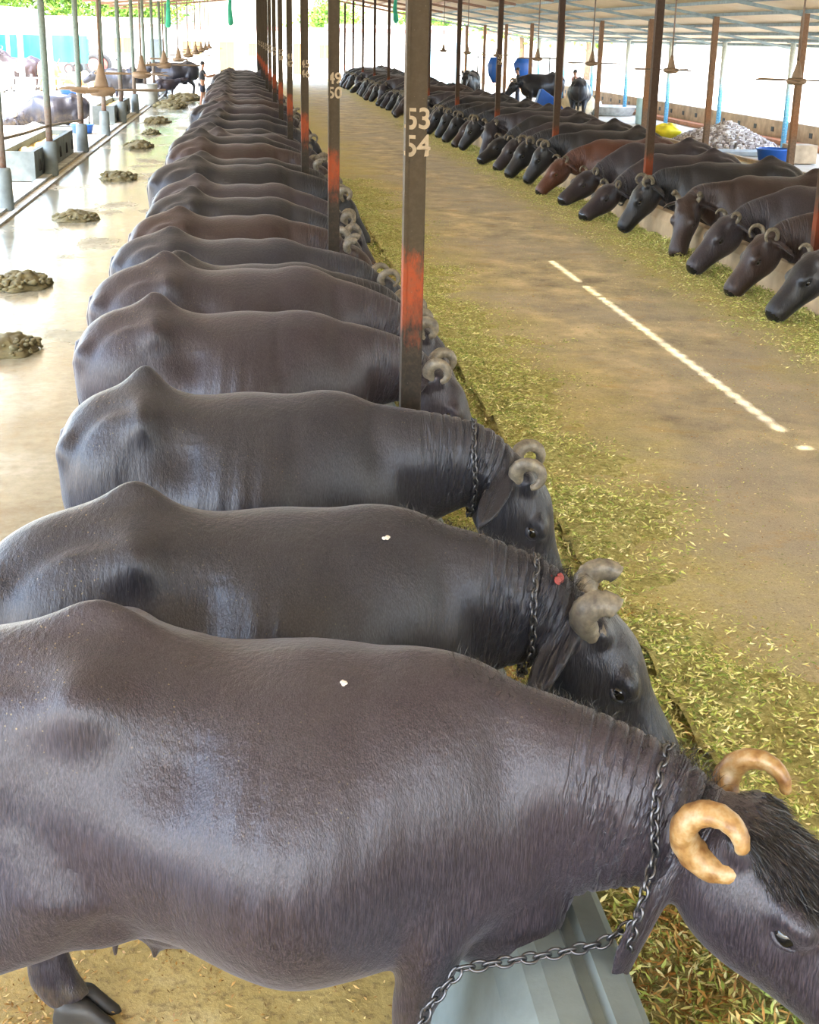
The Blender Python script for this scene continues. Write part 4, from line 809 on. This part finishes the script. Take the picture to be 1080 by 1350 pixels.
for p in protoR+protoL:
    for ch in list(p.children_recursive): bpy.data.objects.remove(ch)
    bpy.data.objects.remove(p)
# ------------------------------------------------------------ standing animals elsewhere
HIDES.append(hide_mat('hide_cream', (.50, .40, .28), (.68, .58, .45))); HIDES.append(hide_mat('hide_tan', (.30, .12, .04), (.45, .22, .08)))
def one(lab, x, y, rz, sc=1., cat='buffalo', name='water_buffalo', **k):
    o = buffalo(name=name, vox=.024, **k); o.location = (x, y, 0); o.rotation_euler = (0, 0, math.radians(rz)); o.scale = (sc,)*3; return tag(o, lab, cat)
one('black buffalo standing loose in the alley with a calf nursing beneath, facing left', -2.95, 66.8, 178, 1.12, hide=4, poll=(1.25, .1, 1.25), pitch=-35, seed=31)
one('black buffalo in the yard left of the nursing pair, a person behind it', -4.95, 60.5, 175, 1.0, hide=0, poll=(1.2, .1, 1.2), pitch=-35, seed=32)
one('small dark calf nursing under the loose black buffalo', -3.55, 66.0, 12, .58, cat='calf', name='buffalo_calf', hide=1, poll=(1.2, 0, 1.4), pitch=5, seed=33, horn='stub', hornR=.03, hornw=.02)
one('black buffalo held by the standing man, facing left out of the row', .35, 58.3, 182, 1.0, hide=0, poll=(1.25, 0, 1.28), pitch=-40, seed=34)
one('black buffalo standing behind the right row with its head lowered left', 12.2, 57.6, 186, 1.1, hide=0, poll=(1.2, 0, 1.05), pitch=-55, seed=35)
one('grey black buffalo seen from behind between two right posts', 12.3, 51.6, 74, 1.08, hide=4, poll=(1.25, .1, 1.25), pitch=-30, seed=36)
one('dark buffalo at the far end beyond the second right post, face forward', 9.9, 62, 250, 1.05, hide=0, poll=(1.2, 0, 1.3), pitch=-50, seed=37)
one('cream and white cow seen from behind at the left picture edge', -11.1, 68.5, 75, 1.0, cat='cow', name='cow', hide=5, poll=(1.25, 0, 1.3), pitch=-30, seed=38, horn='open')
one('dark brown cow with raised horned head beside the cream cow', -10.6, 71.5, 170, 1.12, cat='cow', name='cow', hide=2, poll=(1.1, 0, 1.62), pitch=-15, seed=39, horn='open')
one('tan brown cow seen from behind right of the pale pole', -9.3, 70.2, 80, 1.05, cat='cow', name='cow', hide=6, poll=(1.25, 0, 1.2), pitch=-30, seed=40, horn='open')
for i, (x, y, rz, lab) in enumerate(((-8.6, 72.5, 150, 'tan calf beside the hay bale behind the third grey post'), (-7.9, 71.0, 190, 'small reddish calf right of the tan calf'), (-7.4, 74.5, 120, 'pale orange calf farthest right in the calf group'))):
    one(lab, x, y, rz, .55, cat='calf', name='calf', hide=6, poll=(1.2, 0, 1.3), pitch=-30, seed=41+i, horn='stub', hornR=.02, hornw=.012)
# lying buffalo
def lying():
    o = _b(name='water_buffalo', vox=.024, hide=4, poll=(1.30, .12, .72), yaw=8, pitch=-16, seed=45, horn='open', fat=1.2, legs=(0, 0))
    for ch in o.children_recursive:
        me = ch.data
        if ch.name.startswith('hoof'): pass
        n = len(me.vertices); c = np.empty(n*3); me.vertices.foreach_get('co', c); c = c.reshape(-1, 3)
        z = c[:, 2].copy(); zz = np.clip((.62-z)/.62, 0, 1); leg = (np.abs(c[:, 0]-.52) < .22) | (np.abs(c[:, 0]+.70) < .28)
        lg = leg & (z < .56)
        # fold the legs flat along the ground on one side
        c[lg, 1] = -.10-.10*(c[lg, 1] > 0)-(.56-z[lg])*1.15; c[lg, 2] = .56+(.04+.5*(np.abs(c[lg, 0]-np.where(c[lg, 0] > 0, .52, -.72))))*0
        c[lg, 2] = .50+(c[lg, 0]-np.where(c[lg, 0] > 0, .52, -.72))*.3
        if ch.name.startswith(('tail',)): c[:, 2] = np.maximum(c[:, 2], .47)
        c[:, 2] -= .44; c[:, 2] = np.maximum(c[:, 2], .01); me.vertices.foreach_set('co', c.ravel()); me.update()
    return o
o = lying(); o.location = (-5.75, 44.6, 0); o.rotation_euler = (0, 0, math.radians(184)); tag(o, 'dark buffalo lying on the bright yard ground with its head to the left', 'buffalo')
# ------------------------------------------------------------ people
SKIN = simple('skin', (.30, .15, .09), .5, .1, 6, 0); TSH = simple('black_cotton', (.015, .015, .018), .8, .2, 8, .1); SHO = simple('navy_cotton', (.018, .02, .035), .8, .2, 8, .1)
def skinmesh(name, verts, edges, rad, mat, parent, root=0, sub=2):
    me = bpy.data.meshes.new(name); me.from_pydata([tuple(v) for v in verts], edges, []); me.update(); o = bpy.data.objects.new(name, me); COL.objects.link(o)
    o.modifiers.new('s', 'SKIN'); me.skin_vertices[0].data
    for i, r in enumerate(rad): me.skin_vertices[0].data[i].radius = (r, r) if np.isscalar(r) else r
    me.skin_vertices[0].data[root].use_root = True
    m_ = o.modifiers.new('u', 'SUBSURF'); m_.levels = sub; m_.render_levels = sub; mb_ = bake(o); mb_.polygons.foreach_set('use_smooth', [True]*len(mb_.polygons)); mb_.materials.clear(); mb_.materials.append(mat); o.parent = parent; return o
def person(x, y, rz, h, label, shirt, legs_, armR=None, armL=None, shoe=True, long_=False, seed=0):
    root = empty('person', (x, y, 0), math.radians(rz)); s = h/1.72
    J = dict(pel=(0, 0, .95), bel=(0, 0, 1.08), che=(.01, 0, 1.28), nk=(.02, 0, 1.46), hd0=(.035, 0, 1.53), hd=(.045, 0, 1.61), hd2=(.04, 0, 1.68))
    V = [J[k] for k in ('pel', 'bel', 'che', 'nk', 'hd0', 'hd', 'hd2')]; Rr = [(.12, .15), (.10, .135), (.11, .15), .052, .058, .082, .06]; E_ = [(i, i+1) for i in range(6)]
    arm = {}
    for sgn, A_ in ((1, armL), (-1, armR)):
        A_ = A_ or [(.0, sgn*.26, 1.14), (.06, sgn*.27, .92), (.09, sgn*.27, .84)]
        b = len(V); V += [(.0, sgn*.19, 1.40)]+A_; Rr += [.055, .042, .030, .034]; E_ += [(2, b), (b, b+1), (b+1, b+2), (b+2, b+3)]; arm[sgn] = b
        hx, hy, hz = A_[-1]; dx, dy, dz = [A_[-1][i]-A_[-2][i] for i in range(3)]; L = math.sqrt(dx*dx+dy*dy+dz*dz); dx, dy, dz = dx/L, dy/L, dz/L
        for q, (sp_, ln) in enumerate(((-.028, .06), (-.010, .075), (.010, .08), (.028, .065))):
            c_ = len(V); V += [(hx+dx*.03, hy+dy*.03+sp_, hz+dz*.03), (hx+dx*(.03+ln), hy+dy*(.03+ln)+sp_*1.2, hz+dz*(.03+ln)-.01)]; Rr += [.009, .007]; E_ += [(b+3, c_), (c_, c_+1)]
        c_ = len(V); V += [(hx+dx*.0-dz*.04, hy-sgn*.01, hz+dx*.04+.01), (hx+dx*.045-dz*.05, hy-sgn*.015, hz+dx*.05+dz*.04)]; Rr += [.011, .008]; E_ += [(b+3, c_), (c_, c_+1)]
    for sgn in (1, -1):
        st = .10*sgn if not long_ else .03*sgn
        b = len(V); V += [(0, sgn*.095, .88), (.02+st*.6, sgn*.11, .50), (-.01+st, sgn*.12, .10), (.10+st, sgn*.13, .035)]; Rr += [.088, .06, .042, (.04, .03)]; E_ += [(0, b), (b, b+1), (b+1, b+2), (b+2, b+3)]
    skinmesh('body', V, E_, Rr, SKIN, root)
    V2 = [V[0], V[1], V[2], (V[3][0], 0, 1.43)]; R2 = [(.135, .165), (.125, .155), (.13, .175), .07]; E2 = [(0, 1), (1, 2), (2, 3)]
    for sgn in (1, -1):
        b = arm[sgn]; c_ = len(V2); mid = tuple(V[b][i]*.35+V[b+1][i]*.65 for i in range(3)); V2 += [V[b], mid]; R2 += [.07, .06]; E2 += [(2, c_), (c_, c_+1)]
    skinmesh('shirt', V2, E2, R2, shirt, root)
    V3 = [(0, 0, .98), (0, 0, .92)]; R3 = [(.13, .16), (.125, .16)]; E3 = [(0, 1)]
    for sgn in (1, -1):
        st = .10*sgn if not long_ else .03*sgn; c_ = len(V3); V3 += [(0, sgn*.10, .84), (.015+st*.55, sgn*.112, .56)]; R3 += [.11, .095]; E3 += [(1, c_), (c_, c_+1)]
        if long_: V3 += [(-.01+st, sgn*.12, .12)]; R3 += [.07]; E3 += [(c_+1, c_+2)]
    skinmesh('trousers' if long_ else 'shorts', V3, E3, R3, legs_, root)
    mb = MB(); mb.ell((.028, 0, 1.665), (.098, .088, .085), 20, 12); hr = mb.build('hair', HAIR, root, True)
    mb = MB(); mb.ell((.132, 0, 1.60), (.016, .013, .024), 10, 8); mb.ell((.045, .085, 1.605), (.02, .012, .03), 10, 8); mb.ell((.045, -.085, 1.605), (.02, .012, .03), 10, 8); mb.build('nose_and_ears', SKIN, root, True)
    for sgn in (1, -1):
        mb = MB(); mb.ell((.118, sgn*.03, 1.625), (.010, .012, .007), 8, 6); mb.build('eye', EYE, root, True)
        if shoe: st = .10*sgn if not long_ else .03*sgn; mb = MB(); mb.prism([(-.08+st, sgn*.13-.05), (.19+st, sgn*.13-.045), (.21+st, sgn*.13), (.19+st, sgn*.13+.045), (-.08+st, sgn*.13+.05)], 0, .025, 'z'); mb.build('sandal', simple('pink_sandal', (.5, .12, .16), .6), root)
    mb = MB(); mb.tube([(.124, -.025, 1.565), (.130, 0, 1.563), (.124, .025, 1.565)], .005, 6); mb.build('mouth', simple('lips', (.22, .07, .06), .5), root, True)
    root.scale = (s,)*3; return tag(root, label, 'person')
person(-1.62, 56.9, 8, 1.72, 'person in black T-shirt and dark shorts reaching out to a buffalo by the row end', TSH, SHO, armR=[(.16, -.24, 1.16), (.42, -.16, 1.18), (.50, -.13, 1.19)], armL=[(.18, .24, 1.16), (.44, .16, 1.22), (.52, .13, 1.24)])
person(-5.3, 62.2, -95, 1.7, 'person standing behind the black buffalo in the yard, only head and shoulders showing', simple('grey_shirt', (.2, .2, .2), .8), SHO, long_=True)
person(13.4, 57.0, 200, 1.65, 'person in a pale pink shirt behind the grey buffalo in the right yard', simple('pink_shirt', (.62, .32, .34), .8), SHO, long_=True)
person(11.9, 61.5, 170, 1.6, 'dark clothed person beyond the black buffalo with lowered head', TSH, SHO, long_=True)
